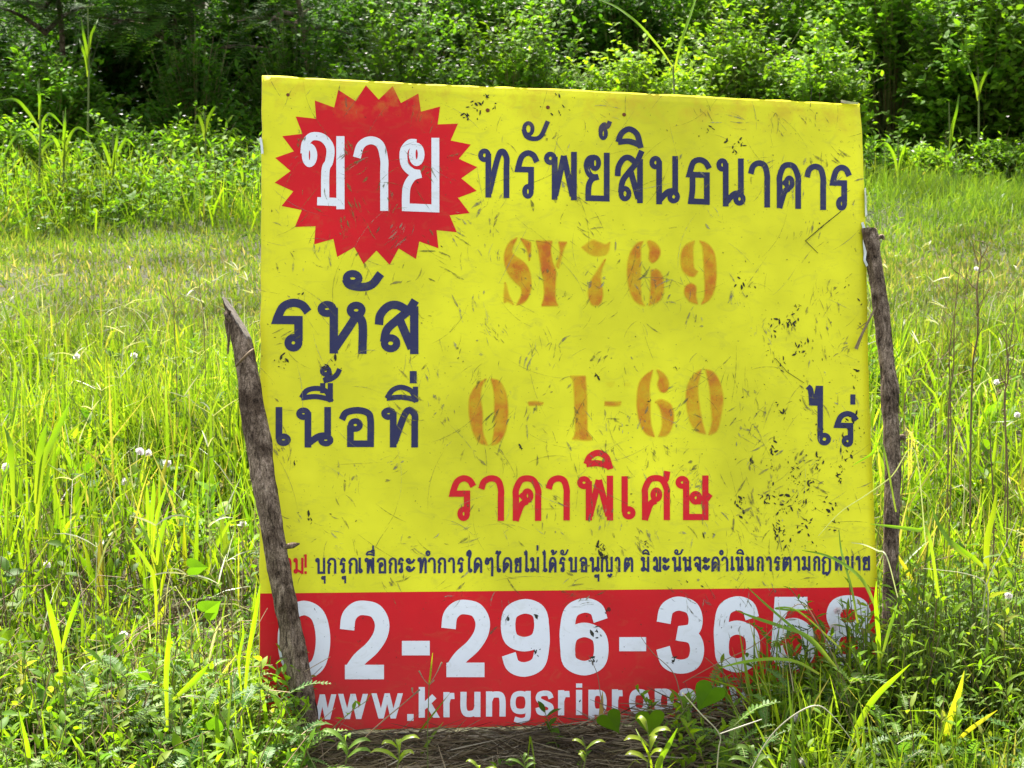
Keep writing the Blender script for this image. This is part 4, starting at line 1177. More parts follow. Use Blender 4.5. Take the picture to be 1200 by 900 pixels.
# short mown strip behind, bare and brownish in places, up to the thicket
q = Q()
def lawn_density(x, y):
    d = 0.35 + 0.65 * sm(vnoise(x, y, 1.9, 9), .25, .6)
    dry = np.exp(-((y - 9.3) / .5) ** 2) * .1
    return np.clip(d - dry, .12, 1)
P = scatter(400000, -8, 8, 7.0, 14.5, lawn_density, .44); n = len(P)
rn = np.clip(RNG.random(n) * .80 + .38 * np.exp(-((P[:, 1] - 9.4) / .8) ** 2) * RNG.random(n) + np.where(P[:, 1] > 10.8, -.1, .06), 0, 1)
h = RNG.uniform(.03, .10, n) * (1 + 1.0 * sm(P[:, 1], 10.6, 12)) * (1 - .35 * sm(P[:, 1], 7.4, 8.0) * (1 - sm(P[:, 1], 10.2, 10.9)))
q.ribbon(P, up_dir(n, .5), h, RNG.uniform(.004, .009, n), RNG.uniform(0, 1, n), [.8, 1, .1], rnd=rn)
o = q.build('short_grass', M_LAWN); tag(o, 'short thin grass with brown patches behind the sign', 'grass', kind='stuff')

# taller weeds at the foot of the thicket
q = Q()
def edge_density(x, y):
    left = (x < -.6)
    yy = y + 1.0 * (vnoise(x, y, 2.6, 8) - .5)
    d = np.where(left, sm(yy, 10.4, 11.2), sm(yy, 12.1, 12.8) * .9)
    return d * (.25 + .9 * sm(vnoise(x, y, 2.3, 4), .3, .7))
P = scatter(110000, -8.5, 8.5, 10.3, 14.8, edge_density, .5); n = len(P)
h = RNG.uniform(.10, .34, n) * (.6 + .8 * vnoise(P[:, 0], P[:, 1], 1.6, 6)) * np.where(P[:, 0] > 1, .75, 1)
q.ribbon(P, up_dir(n, .6), h, RNG.uniform(.005, .013, n), RNG.uniform(0, 2.2, n), [.8, 1, .7, .08], rnd=np.clip(RNG.random(n) * .8 + .25 * vnoise(P[:, 0], P[:, 1], 4.4, 2), 0, 1))
o = q.build('rank_grass', M_GRASS); tag(o, 'longer unmown grass along the foot of the thicket', 'grass', kind='stuff')

# ------------------------------------------------------------ small weeds: stems with oval leaves
def forbs(ql, qs, P, hgt, nl, ll, lw, lean=.35, droop=.5, rnd=None, prof=(.25, .85, 1, .6, .05), r0=.0016, fold=.22):
    n = len(P)
    d = up_dir(n, lean)
    S = 5
    C = qs.tube(P, d, hgt, r0, r0 * .5, RNG.uniform(0, .6, n), S=S, k=3)[0]
    t = np.tile((np.arange(nl) + .6) / nl, (n, 1)); t = .15 + .85 * t
    f = t * S; i = np.clip(f.astype(int), 0, S - 1); fr = (f - i)[..., None]
    ar = np.arange(n)[:, None]
    pos = C[ar, i] * (1 - fr) + C[ar, i + 1] * fr
    az = (np.arange(nl) * 2.4)[None] + RNG.uniform(0, 6.28, (n, 1)) + RNG.normal(0, .3, (n, nl))
    el = RNG.normal(.45, .3, (n, nl)) + .5 * (t - .5)
    dv = np.stack([np.cos(az) * np.cos(el), np.sin(az) * np.cos(el), np.sin(el)], -1)
    m = n * nl
    sz = np.repeat(RNG.uniform(.7, 1.3, n), nl) * RNG.uniform(.7, 1.15, m)
    r = np.clip(np.repeat(RNG.random(n), nl) * .7 + RNG.random(m) * .3, 0, 1) if rnd is None else np.repeat(rnd, nl)
    ql.ribbon(pos.reshape(-1, 3), dv.reshape(-1, 3), ll * sz, lw * sz, np.full(m, droop), prof, hint=np.array([0, 0, 1.0]) + RNG.normal(0, .25, (m, 3)), fold=fold, rnd=r)


def pinnate(ql, qs, base, d, length, nlf, lfl, lfw, droop=.6, rnd=None, S=6):
    """feather-shaped leaves: a rachis with pairs of narrow leaflets"""
    n = len(base)
    length = np.broadcast_to(length, (n,))
    C, D = qs.tube(base, d, length, .0011, .0005, np.full(n, droop), S=S, k=3)
    t = .12 + .88 * (np.arange(nlf) + .5) / nlf
    f = t * S; i = np.clip(f.astype(int), 0, S - 1); fr = (f - i)[None, :, None]
    pos = C[:, i] * (1 - fr) + C[:, i + 1] * fr
    tan = nrm(D[:, i])
    side = nrm(np.cross(tan, np.array([0, 0, 1.0]) + .05))
    upv = nrm(np.cross(side, tan))
    prof = np.sin(np.pi * np.clip(t * .85 + .12, 0, 1)) ** .6
    if rnd is None: rnd = RNG.random(n)
    for s in (-1, 1):
        dv = side * s * .9 + tan * .45 + upv * RNG.normal(.18, .12, (n, nlf, 1))
        m = n * nlf
        L_ = (lfl * prof)[None, :] * (length / length.mean())[:, None] * RNG.uniform(.85, 1.1, (n, nlf))
        ql.ribbon(pos.reshape(-1, 3), dv.reshape(-1, 3), L_.ravel(), L_.ravel() * lfw, np.full(m, .15), [.7, 1, .2], hint=upv.reshape(-1, 3), rnd=np.repeat(rnd, nlf))


ql, qs = Q(check=True), Q(check=True)
# left and lower left: small mixed weeds under the grass
den = lambda x, y: np.where(in_front(x, y), .05, np.where(y < 4.2, 1, .45)) * np.clip(1.6 * vnoise(x, y, 3.1, 7), .2, 1)
P = scatter(3600, -2.6, 2.6, 2.6, 6.4, den, .34); n = len(P)
forbs(ql, qs, P, RNG.uniform(.05, .17, n), 9, .026, .011, .5)
# the strip round the board's right foot, dense and a little taller
def right_mound(x, y):
    d = base_line_y(x) - y
    return np.where((x > .52) & (x < 1.9) & (d > -.5) & (d < 1.1), 1.0, np.where((x > .25) & (x <= .52) & (d > .02) & (d < .35), .45, 0))
P = scatter(3400, .2, 2.0, 2.6, 4.4, right_mound); n = len(P)
forbs(ql, qs, P, RNG.uniform(.10, .22, n) * (.7 + .5 * sm(P[:, 0], .4, .9)), 11, .024, .0085, .45, rnd=RNG.uniform(.4, .98, n))
# left foot
def left_foot(x, y):
    d = base_line_y(x) - y
    return np.where((x < -.36) & (x > -1.5) & (d > -.1) & (d < .85), 1.0, 0)
P = scatter(2600, -1.6, -.3, 2.6, 4.0, left_foot); n = len(P)
forbs(ql, qs, P, RNG.uniform(.07, .17, n), 10, .026, .010, .45, rnd=RNG.uniform(.35, .98, n))
o = ql.build('ground_weeds', M_FORB); tag(o, 'low leafy weeds filling the grass round the foot of the sign', 'weeds', kind='stuff')
o = qs.build('weed_stems', M_STEM); tag(o, 'thin stems of the low weeds round the sign', 'weeds', kind='stuff')

ql, qs = Q(check=True), Q(check=True)
P = np.concatenate([scatter(560, .35, 1.7, 2.7, 3.8, lambda x, y: (base_line_y(x) - y > .02) * np.where(x > .6, 1, .35) * 1.0),
                    scatter(200, -1.3, -.3, 2.6, 3.6, lambda x, y: (base_line_y(x) - y > .02) * .8)])
n = len(P)
C = qs.tube(P, up_dir(n, .4), RNG.uniform(.06, .2, n), .0018, .001, S=4, k=4)[0]
K = 7
ii = RNG.integers(1, 5, (n, K)); b = C[np.arange(n)[:, None], ii].reshape(-1, 3)
az = RNG.uniform(0, 6.28, n * K); el = RNG.normal(.5, .3, n * K)
pinnate(ql, qs, b, np.stack([np.cos(az) * np.cos(el), np.sin(az) * np.cos(el), np.sin(el)], -1), RNG.uniform(.045, .10, n * K), 12, .0105, .42, droop=.8)
o = ql.build('feathery_weeds', M_FERNY); tag(o, 'weeds with small feather shaped leaves round the right foot of the sign', 'weeds', kind='stuff')
o = qs.build('feathery_weed_stems', M_STEM); tag(o, 'stalks of the feather leaved weeds', 'weeds', kind='stuff')

# ------------------------------------------------------------ straw and litter
q = Q(check=True)
def straw_heap(x, y):
    d = base_line_y(x) - y
    return np.where((x > -.5) & (x < .75) & (d > -.05) & (d < 1.0), 1.0, .06)
P = scatter(80000, -1.4, 1.6, 2.5, 4.1, straw_heap)
dd = base_line_y(P[:, 0]) - P[:, 1]
heap = .065 * sm(P[:, 0], .0, .35) * np.exp(-((dd - .09) / .09) ** 2) + .012
P[:, 2] += heap * RNG.random(len(P)) ** .7; n = len(P)
az = RNG.normal(0.15, .75, n); el = RNG.normal(0.05, .16, n)
q.ribbon(P, np.stack([np.cos(az) * np.cos(el) * RNG.choice([-1, 1], n), np.sin(az) * np.cos(el), np.sin(el)], -1), RNG.uniform(.03, .13, n), RNG.uniform(.0009, .0028, n), RNG.uniform(-.05, .25, n), [.8, 1, 1, .8, .3],
         bv=nrm(RNG.normal(0, 1, (n, 3)) * [1, 1, .2] + [0, 0, -.3]), rnd=RNG.random(n) ** 1.1)
P = scatter(9000, -3, 3, 3.2, 8.5, lambda x, y: ~in_front(x, y) * 1.0, .35); n = len(P)
P[:, 2] += RNG.uniform(0, .06, n)
q.ribbon(P, up_dir(n, .9), RNG.uniform(.05, .2, n), RNG.uniform(.001, .003, n), RNG.uniform(0, 1.5, n), [.8, 1, .8, .3], rnd=RNG.uniform(.3, 1, n))
o = q.build('straw', M_STRAW); tag(o, 'matted brown straw and dead stems on the bare ground under the sign', 'straw', kind='stuff')

# pale seed stalks, and pale blades standing in for sun glints
q = Q(check=True)
P = scatter(420, -3, 3, 3.3, 8.2, lambda x, y: (~in_front(x, y)) * np.where(x < 0, .9, .5), .33); n = len(P)
C, D = q.tube(P, up_dir(n, .35), RNG.uniform(.22, .42, n), .0012, .0006, RNG.uniform(0, .9, n), S=5, k=3)
for k in range(3):
    az = RNG.uniform(0, 6.28, n)
    q.ribbon(C[:, -1], D[:, -1] * .6 + np.stack([np.cos(az), np.sin(az), .2 * np.ones(n)], -1), RNG.uniform(.03, .09, n), .0032, RNG.uniform(.1, .9, n), [.6, 1, 1, .7, .2], rnd=RNG.uniform(.3, 1, n))
P = scatter(2600, -3, 3, 3.3, 8.0, lambda x, y: (~in_front(x, y)) * np.where(x < 0, .9, .6), .33); n = len(P)  # whitish blades strewn in as glints of sunlight
q.ribbon(P + [0, 0, .08], up_dir(n, 1.0), RNG.uniform(.06, .22, n), RNG.uniform(.002, .005, n), RNG.uniform(.2, 1.4, n), [.8, 1, 1, .6, .1], rnd=RNG.uniform(.2, 1, n))
o = q.build('stalks_and_glints', M_PALE); tag(o, 'thin pale grass stalks and seed heads, with pale blades coloured as sun glints over the grass', 'grass', kind='stuff')

# leafy weeds where the field meets the thicket, and a looser mix of stems low on the left
ql, qs = Q(), Q()
P = scatter(10500, -8.2, 8.2, 10.6, 13.6, lambda x, y: np.where(x < -.6, sm(y, 10.5, 11.4), sm(y, 12.3, 12.9)) * np.clip(1.8 * vnoise(x, y, 2.7, 1) - .2, .1, 1), .34); n = len(P)
forbs(ql, qs, P, RNG.uniform(.12, .4, n), 12, .05, .02, .4, r0=.003, prof=(.25, 1, .8, .06), fold=0)
o = ql.build('edge_weeds', M_BUSHL); tag(o, 'leafy weeds among the longer grass in front of the thicket', 'weeds', kind='stuff')
o = qs.build('edge_weed_stems', M_STEM); tag(o, 'stems of the leafy weeds in front of the thicket', 'weeds', kind='stuff')

q = Q(check=True)
P = scatter(11000, -2.8, 2.8, 2.6, 6.8, lambda x, y: (~in_front(x, y)) * np.where(y < 4.4, 1, .5) * np.where((x > .2) & (x < .9) & (y < 3.7), .25, 1), .34); n = len(P)
q.tube(P, up_dir(n, .75), RNG.uniform(.08, .28, n), .0014, .0007, RNG.uniform(0, 1.2, n), S=4, k=3, rnd=RNG.uniform(0, .75, n))
o = q.build('dead_stems', M_DRY); tag(o, 'tangle of thin brown dead stems in the grass', 'stems', kind='stuff')

# taller weeds standing right against the lower right corner of the board
ql, qs = Q(check=True), Q(check=True)
def corner(x, y):
    d = base_line_y(x) - y
    return np.where((x > .5) & (x < 1.15) & (d > .02) & (d < .34), 1.0, 0)
P = scatter(3000, .45, 1.3, 2.9, 4.0, corner); n = len(P)
forbs(ql, qs, P, RNG.uniform(.12, .30, n) * (.5 + .7 * sm(P[:, 0], .52, .72)), 14, .03, .007, .4, rnd=RNG.uniform(.45, .98, n))
o = ql.build('corner_weeds', M_FORB); tag(o, 'narrow leaved weeds hiding the lower right corner of the sign', 'weeds', kind='stuff')
o = qs.build('corner_weed_stems', M_STEM); tag(o, 'stems of the weeds hiding the lower right corner of the sign', 'weeds', kind='stuff')
q = Q(check=True)
P = scatter(9000, .45, 2.0, 2.6, 4.2, lambda x, y: (base_line_y(x) - y > .03) * 1.0); n = len(P)
q.ribbon(P, up_dir(n, .55), RNG.uniform(.1, .27, n), RNG.uniform(.003, .008, n), RNG.uniform(0, 1.4, n), [.7, 1, .9, .6, .05], fold=.25, rnd=RNG.uniform(.15, .97, n))
o = q.build('corner_grass', M_GRASS); tag(o, 'grass mixed into the weeds right of the sign foot', 'grass', kind='stuff')

# larger leaved weeds scattered through the left and right grass
ql, qs = Q(check=True), Q(check=True)
P = scatter(2600, -2.6, 2.6, 3.0, 6.8, lambda x, y: (~in_front(x, y)) * (x < .3) * np.clip(2 * vnoise(x, y, 3.7, 11) - .5, 0, 1) + (x > .9) * .35, .34); n = len(P)
forbs(ql, qs, P, RNG.uniform(.08, .22, n) * np.where(P[:, 1] < 3.9, .7, 1), 9, .042, .019, .45, r0=.0018)
o = ql.build('leafy_weeds', M_FORB); tag(o, 'oval leaved weeds scattered through the grass beside the sign', 'weeds', kind='stuff')
o = qs.build('leafy_weed_stems', M_STEM); tag(o, 'stems of the oval leaved weeds in the grass', 'weeds', kind='stuff')
# ------------------------------------------------------------ the thicket behind the field
def leafy_twigs(ql, qs, base, tip, nl, ll, lw, droop, rnd, rt=.0035, prof=(.2, 1, .75, .05), t0=.35, curve=.25):
    """twigs from base to tip, leaves along their outer part"""
    n = len(base)
    v = tip - base; L_ = np.linalg.norm(v, axis=1)
    d0 = nrm(v + np.array([0, 0, 1.0]) * L_[:, None] * curve)
    C = qs.tube(base, d0, L_ * 1.04, rt, rt * .3, np.full(n, curve * 2.0), S=5, k=3)[0]
    t = t0 + (1 - t0) * RNG.random((n, nl)) ** .8
    f = t * 5; i = np.clip(f.astype(int), 0, 4); fr = (f - i)[..., None]; ar = np.arange(n)[:, None]
    pos = C[ar, i] * (1 - fr) + C[ar, i + 1] * fr
    m = n * nl
    az = RNG.uniform(0, 6.28, (n, nl)); el = RNG.normal(.15, .4, (n, nl))
    dv = np.stack([np.cos(az) * np.cos(el), np.sin(az) * np.cos(el), np.sin(el)], -1).reshape(-1, 3) + .35 * np.repeat(nrm(v), nl, 0)
    sz = RNG.uniform(.6, 1.2, m) * (1.1 - .35 * t.ravel())
    r = np.clip(np.repeat(rnd, nl) + RNG.normal(0, .14, m), 0, 1)
    ql.ribbon(pos.reshape(-1, 3), dv, ll * sz * 1.4, lw * sz * 1.5, np.full(m, droop), list(prof), hint=np.array([0, 0, 1.0]) + RNG.normal(0, .3, (m, 3)), rnd=r)
    return C


def daisies(qf, pts, size=.012):
    n = len(pts)
    for k in range(5):
        az = k * 2 * math.pi / 5 + RNG.uniform(0, 1, n)
        qf.ribbon(pts, np.stack([np.cos(az), np.sin(az), .35 * np.ones(n)], -1), size * RNG.uniform(.8, 1.2, n), size * .75, np.zeros(n), [.5, 1, .7], hint=np.array([0, 0, 1.0]) + np.zeros((n, 3)))


def bush(name, cat, label, x, y, rx, ry, h, ntw, nl, ll, lw, mat, tone=.5, spread=.25, flowers=0, droop=.5, z0=0.0, group=None, upright=.28, hollow=None, fsz=.013):
    gz = float(ground_z(x, y))
    root = empty(name, (x, y, gz), label, cat, group)
    ql, qs = Q(), Q()
    ntw = int(ntw * 1.25)
    a = RNG.uniform(0, 2 * math.pi, ntw)
    el = np.arcsin(RNG.uniform(-.05, 1, ntw))
    rr = RNG.uniform(.62, 1.0, ntw) * (1 + spread * (vnoise(a * 1.6, el * 3.0, 2.0, x * 7) - .5) * 2)
    tip = np.stack([x + rx * rr * np.cos(a) * np.cos(el), y + ry * rr * np.sin(a) * np.cos(el), gz + z0 + (h - z0) * (rr * np.sin(el) * .93 + .05) + RNG.uniform(0, .12, ntw) * upright * h], -1)
    if hollow is not None:
        hx, hz, hr, hzr = hollow
        keep = ((tip[:, 0] - hx) / hr) ** 2 + ((tip[:, 2] - hz) / hzr) ** 2 > 1
        keep |= tip[:, 1] > y + .15 * ry
        tip = tip[keep]
    n = len(tip)
    b = np.stack([x + (tip[:, 0] - x) * RNG.uniform(.15, .55, n), y + (tip[:, 1] - y) * RNG.uniform(.15, .55, n), gz + (tip[:, 2] - gz) * RNG.uniform(.02, .5, n)], -1)
    rnd = np.clip(tone + .25 * (vnoise(tip[:, 0], tip[:, 2] + tip[:, 1], 5.0, x) - .5) + RNG.normal(0, .1, n), 0, 1)
    leafy_twigs(ql, qs, b, tip, nl, ll, lw, droop, rnd)
    # main stems from the root
    m = max(6, n // 25)
    s0 = np.stack([x + RNG.uniform(-.25, .25, m) * rx, y + RNG.uniform(-.25, .25, m) * ry, np.full(m, gz - .02)], -1)
    j = RNG.integers(0, n, m); v = b[j] + (tip[j] - b[j]) * .4 - s0
    qs.tube(s0, v + [0, 0, .25], np.linalg.norm(v, axis=1) * 1.05, .011, .005, np.full(m, .3), S=5, k=5, rnd=RNG.uniform(0, .6, m))
    ql.build('foliage', mat, root); qs.build('stems', M_STEM, root)
    if flowers:
        qf = Q()
        w_ = np.where(tip[:, 2] > gz + .35 * h, 1.0, .15) * np.where(tip[:, 1] < y + .4 * ry, 1, .4); w_ /= w_.sum()
        j = RNG.choice(n, flowers, p=w_)
        daisies(qf, tip[j] + RNG.normal(0, .035, (flowers, 3)) + [0, -.02, .035], fsz)
        tag(qf.build('flowers', M_PETAL, root), kind='stuff')
    return root


def X(px, Y): return (px - 600) / FPX * (Y * math.cos(PITCH) + 1.375 * 0 + .27)


# weedy flowering bushes in front, left to right
bush('flowering_bush', 'bush', 'low leafy bush dotted with small white flowers at the far left', X(62, 13.1), 13.2, .62, .5, .95, 620, 15, .055, .026, M_BUSH, .55, flowers=90)
bush('leafy_bush', 'bush', 'dark green leafy bush left of the upper left corner of the sign', X(228, 13.4), 13.5, .50, .5, 1.05, 420, 15, .052, .024, M_BUSH, .25, flowers=14)
bush('leafy_bush', 'bush', 'mid green weedy bush just behind the starburst corner of the sign', X(350, 13.8), 13.9, .55, .5, 1.15, 420, 15, .052, .022, M_BUSH, .45, flowers=30)
bush('flowering_bush', 'bush', 'pale green bush with many white flowers above the headline, left one', X(470, 13.6), 13.7, .62, .5, 1.28, 560, 14, .05, .022, M_BUSHL, .35, flowers=170)
bush('flowering_bush', 'bush', 'pale green bush with many white flowers above the middle of the sign', X(605, 13.6), 13.8, .66, .55, 1.25, 600, 14, .05, .022, M_BUSHL, .5, flowers=190)
bush('light_bush', 'bush', 'low bright yellow green bush above the right half of the sign', X(745, 13.0), 13.1, .66, .42, .98, 560, 15, .05, .022, M_BUSHL, .9, flowers=40)
bush('flowering_bush', 'bush', 'bright green bush with scattered white flowers right of the arching grass stalk', X(860, 13.5), 13.6, .62, .5, 1.18, 560, 15, .05, .023, M_BUSHL, .75, flowers=120)
bush('light_bush', 'bush', 'bush with sunlight put into its leaf colour next to the dark hollow', X(958, 13.2), 13.3, .42, .4, 1.05, 380, 15, .052, .024, M_BUSHL, .65, flowers=40)
bush('vine_thicket', 'bush', 'tall creeper covered bush with a dark hollow in its side, right of the sign', X(1050, 14.2), 14.5, .80, .7, 1.55, 1000, 16, .062, .034, M_BUSHL, .45, flowers=60, hollow=(X(1042, 13.9), .68, .36, .42))
bush('vine_thicket', 'bush', 'dense dark creeper covered bush at the far right edge', X(1165, 13.5), 13.8, .72, .6, 1.5, 950, 16, .062, .036, M_BUSH, .85, flowers=50)
for (px, Y, r, h, tone, lab) in [(35, 12.5, .42, .5, .6, 'low rounded weed clump at the left edge below the reeds'), (140, 12.3, .4, .46, .4, 'low rounded weed clump left of the sign below the dark bush'),
                                 (230, 12.6, .45, .52, .7, 'low weed clump close to the upper left edge of the sign'), (1075, 12.9, .3, .3, .8, 'small bright weed clump at the foot of the dark hollow'), (1170, 12.8, .36, .34, .7, 'small weed clump at the foot of the far right bush')]:
    bush('weed_clump', 'weed', lab, X(px, Y), Y, r, r * .8, h, 230, 13, .042, .018, M_BUSHL, tone, flowers=10, group='weed clumps before the thicket')
# second row, higher
rows = [(X(120, 16), 15.6, 1.0, 1.9, M_BUSH, .2, 'dark bush standing behind the low flowering bush at far left'),
        (X(300, 16), 15.8, 1.0, 1.9, M_BUSH, .15, 'dark shaded bush under the feathery branches'),
        (X(450, 16), 15.3, .9, 1.7, M_BUSH, .4, 'green bush in the second row behind the white flowered bush'),
        (X(600, 16), 15.4, .9, 1.65, M_BUSHL, .25, 'light green bush in the second row above the sign'),
        (X(730, 16), 15.2, .9, 1.75, M_BUSH, .35, 'dark gap filling bush behind the arching grass stalk'),
        (X(860, 16), 15.3, .95, 1.7, M_BUSHL, .5, 'bush with sun toned leaves in the second row above the right end of the sign'),
        (X(990, 16), 15.5, 1.0, 2.0, M_BUSHL, .45, 'taller light bush rising over the creeper thicket'),
        (X(1150, 16), 15.6, 1.1, 2.1, M_BUSHL, .35, 'taller light bush at the top right corner'),
        (X(-330, 15), 14.2, 1.0, 1.7, M_BUSH, .35, 'round bush well beyond the left edge of the photo'),
        (X(1560, 15), 14.2, 1.0, 1.7, M_BUSH, .35, 'round bush well beyond the right edge of the photo'),
        (X(-60, 15), 14.6, .9, 1.6, M_BUSH, .3, 'bush reaching in from beyond the left edge of the photo'),
        (X(1300, 15), 14.5, .9, 1.6, M_BUSH, .4, 'bush reaching in from beyond the right edge of the photo')]
for (x, y, r, h, mt, tone, lab) in rows:
    bush('tall_bush', 'bush', lab, x, y + .6, r, .7, h * .88, 900, 15, .062, .032, mt, tone, flowers=50 if mt is M_BUSHL else 12, group='bushes of the second row')


def tree(name, label, x, y, h, r, zc, mat, tone, ntw=620, nl=16, ll=.11, lw=.055):
    gz = float(ground_z(x, y))
    root = empty(name, (x, y, gz), label, 'tree', 'trees closing off the thicket')
    ql, qs, qt = Q(), Q(), Q()
    qt.path([(x, y, gz - .1), (x + .08, y, gz + h * .3), (x - .05, y + .1, gz + h * .6), (x + .1, y, gz + h * .9)], [.2, .15, .1, .03], thick=True, k=8, rnd=.9)
    m = 16
    s0 = np.stack([np.full(m, x), np.full(m, y), gz + h * RNG.uniform(.2, .75, m)], -1)
    az = RNG.uniform(0, 6.28, m)
    qt.tube(s0, np.stack([np.cos(az), np.sin(az), RNG.uniform(.3, 1, m)], -1), r * RNG.uniform(.6, .95, m), .045, .012, np.full(m, .2), S=5, k=6, rnd=np.full(m, .9))
    a = RNG.uniform(0, 6.28, ntw); el = np.arcsin(RNG.uniform(-.95, 1, ntw)); rr = RNG.uniform(.5, 1, ntw) * (1 + .3 * (vnoise(a * 1.5, el * 3, 2.2, x) - .5))
    c = np.array([x, y, gz + zc])
    tip = c + np.stack([r * rr * np.cos(a) * np.cos(el), r * rr * np.sin(a) * np.cos(el), (h - zc) * rr * np.sin(el)], -1)
    b = c + (tip - c) * .45
    leafy_twigs(ql, qs, b, tip, nl, ll, lw, .6, np.clip(tone + RNG.normal(0, .12, ntw), 0, 1), t0=.2)
    ql.build('crown', mat, root); qs.build('twigs', M_STEM, root); qt.build('trunk', M_BARK, root)


for (x, y, h, r, zc, mt, tone, lab) in [
        (-8.8, 19.5, 3.8, 1.8, 2.0, M_BUSH, .3, 'outermost tree on the left, outside the photo'),
        (8.8, 19.5, 3.8, 1.8, 2.0, M_BUSH, .3, 'outermost tree on the right, outside the photo'),
        (-5.6, 20.5, 3.6, 1.7, 1.9, M_BUSH, .2, 'dark tree behind the bushes beyond the left edge'),
        (-3.2, 19.6, 4.0, 1.7, 2.1, M_BUSH, .15, 'dark tree behind the feathery branches at upper left'),
        (-.8, 20.8, 3.5, 1.7, 1.8, M_BUSH, .3, 'tree in the gap behind the starburst side of the sign'),
        (1.3, 20.6, 3.4, 1.7, 1.8, M_BUSH, .4, 'tree in the gap behind the headline side of the sign'),
        (3.5, 20.8, 3.5, 1.7, 1.8, M_BUSH, .4, 'tree behind the sun toned bushes right of the sign'),
        (5.8, 20.4, 3.6, 1.8, 1.9, M_BUSH, .35, 'tree behind the bushes at the right edge')]:
    tree('thicket_tree', lab, x, y, h, r, zc, mt, tone)


# feathery drooping tree, upper left
def feathery(label, x, y, h, fronds, zlo, spread):
    gz = float(ground_z(x, y))
    root = empty('feathery_tree', (x, y, gz), label, 'tree', 'feathery leaved trees at upper left')
    ql, qs, qt = Q(), Q(), Q()
    qt.path([(x, y + .3, gz - .1), (x + .05, y + .2, gz + h * .4), (x - .1, y - .1, gz + h * .75), (x, y - .2, gz + h)], [.05, .04, .03, .02], thick=True, k=7, rnd=.9)
    m = 26
    s0 = np.stack([np.full(m, x), np.full(m, y - .05), gz + h * RNG.uniform(.3, .95, m)], -1)
    az = RNG.uniform(0, 6.28, m)
    C, D = qt.tube(s0, np.stack([np.cos(az), np.sin(az) - .3, RNG.uniform(.1, .8, m)], -1), spread * RNG.uniform(.5, 1, m), .022, .006, np.full(m, .5), S=6, k=5, rnd=np.full(m, .8))
    j = RNG.integers(0, m, fronds); i = RNG.integers(1, 7, fronds)
    b = C[j, i]; az = RNG.uniform(0, 6.28, fronds)
    d = np.stack([np.cos(az), np.sin(az) - .25, RNG.uniform(-.1, .5, fronds)], -1)
    b = b + RNG.normal(0, .06, (fronds, 3))
    pinnate(ql, qs, b, d, RNG.uniform(.22, .4, fronds), 11, .085, .17, droop=1.1)
    ql.build('crown', M_DARK, root); tag(qs.build('leaf_stalks', M_STEM, root), kind='stuff'); qt.build('trunk', M_BARK, root)


feathery('feathery leaved tree drooping over the far left of the thicket', X(60, 14.6), 14.7, 2.6, 620, .5, 1.0)
feathery('feathery leaved tree drooping over the dark bush left of the sign', X(215, 14.4), 14.5, 2.5, 760, .5, 1.05)
feathery('thin feathery sapling hanging above the starburst', X(345, 14.6), 14.8, 2.3, 320, .5, .8)
# ------------------------------------------------------------ the two sticks that hold the sign
def stick(name, label, line, knots, cut=None, seed=1.0, part='shaft'):
    """line: (px, py, radius in px, height in front of the board)"""
    C, Rr = [], []
    for (px, py, r, wv) in line:
        u, v = P2B(px, py)
        p = B2W(u, v, 0.0)
        dirv = nrm(CAM - p)
        p = p + dirv * wv
        C.append(p); Rr.append(r * np.linalg.norm(p - CAM) * .90 / FPX)
    root = empty(name, tuple(C[-1]), label, 'stick', 'sticks holding the sign')
    C = np.array(C); n = 170; k = 44
    tt = np.linspace(0, len(C) - 1, n)
    P = np.array([[np.interp(t, range(len(C)), C[:, j]) for j in range(3)] for t in tt])
    for _ in range(12): P[1:-1] = (P[:-2] + 2 * P[1:-1] + P[2:]) / 4
    R_ = np.interp(tt, range(len(C)), Rr)
    ax = nrm(C[-1] - C[0]); s = nrm(np.cross(ax, [0, 1, 0])); b = np.cross(ax, s)
    V, F = [], []
    for i in range(n):
        for j in range(k):
            a = 2 * math.pi * j / k
            nz = noise.noise(Vector((math.cos(a) * 1.6 + seed, math.sin(a) * 1.6, i * .055))) * .15
            nz += noise.noise(Vector((math.cos(a) * 5 + seed, math.sin(a) * 5, i * .09))) * .15
            nz += noise.noise(Vector((math.cos(a) * 12 + seed, math.sin(a) * 12, i * .16))) * .13
            for (ki, ka, kh) in knots:
                dd = ((i / n - ki) * 90 * .33) ** 2 + ((a - ka + math.pi) % (2 * math.pi) - math.pi) ** 2 * 5
                nz += kh * math.exp(-dd)
            V.append(P[i] + (s * math.cos(a) + b * math.sin(a)) * R_[i] * (1 + nz))
    V = np.array(V)
    if cut is not None:                # oblique axe cut at the top
        o, nn = cut(P, s, b, ax, R_)
        h = (V - o) @ nn
        over = h > 0
        V[over] -= np.outer(h[over] / (ax @ nn), ax)
    for i in range(n - 1):
        for j in range(k):
            F.append((i * k + j, i * k + (j + 1) % k, (i + 1) * k + (j + 1) % k, (i + 1) * k + j))
    me = bpy.data.meshes.new(part)
    V = list(map(tuple, V)); top = len(V); V.append(tuple(np.mean(np.array(V[:k]), 0))); F2 = [(top, (j + 1) % k, j) for j in range(k)]
    me.from_pydata(V, [], F + F2)
    me.materials.append(M_BARK); me.materials.append(M_WOOD)
    nf = len(F)
    for i, p in enumerate(me.polygons):
        p.use_smooth = True
        if i >= nf: p.material_index = 1; p.use_smooth = False
        elif cut is not None and i < k * 22:
            c = np.array(p.center)
            if abs((c - o) @ nn) < .0015: p.material_index = 1
    me.update()
    link(part, me, None, root)
    return root, P, s, b, ax


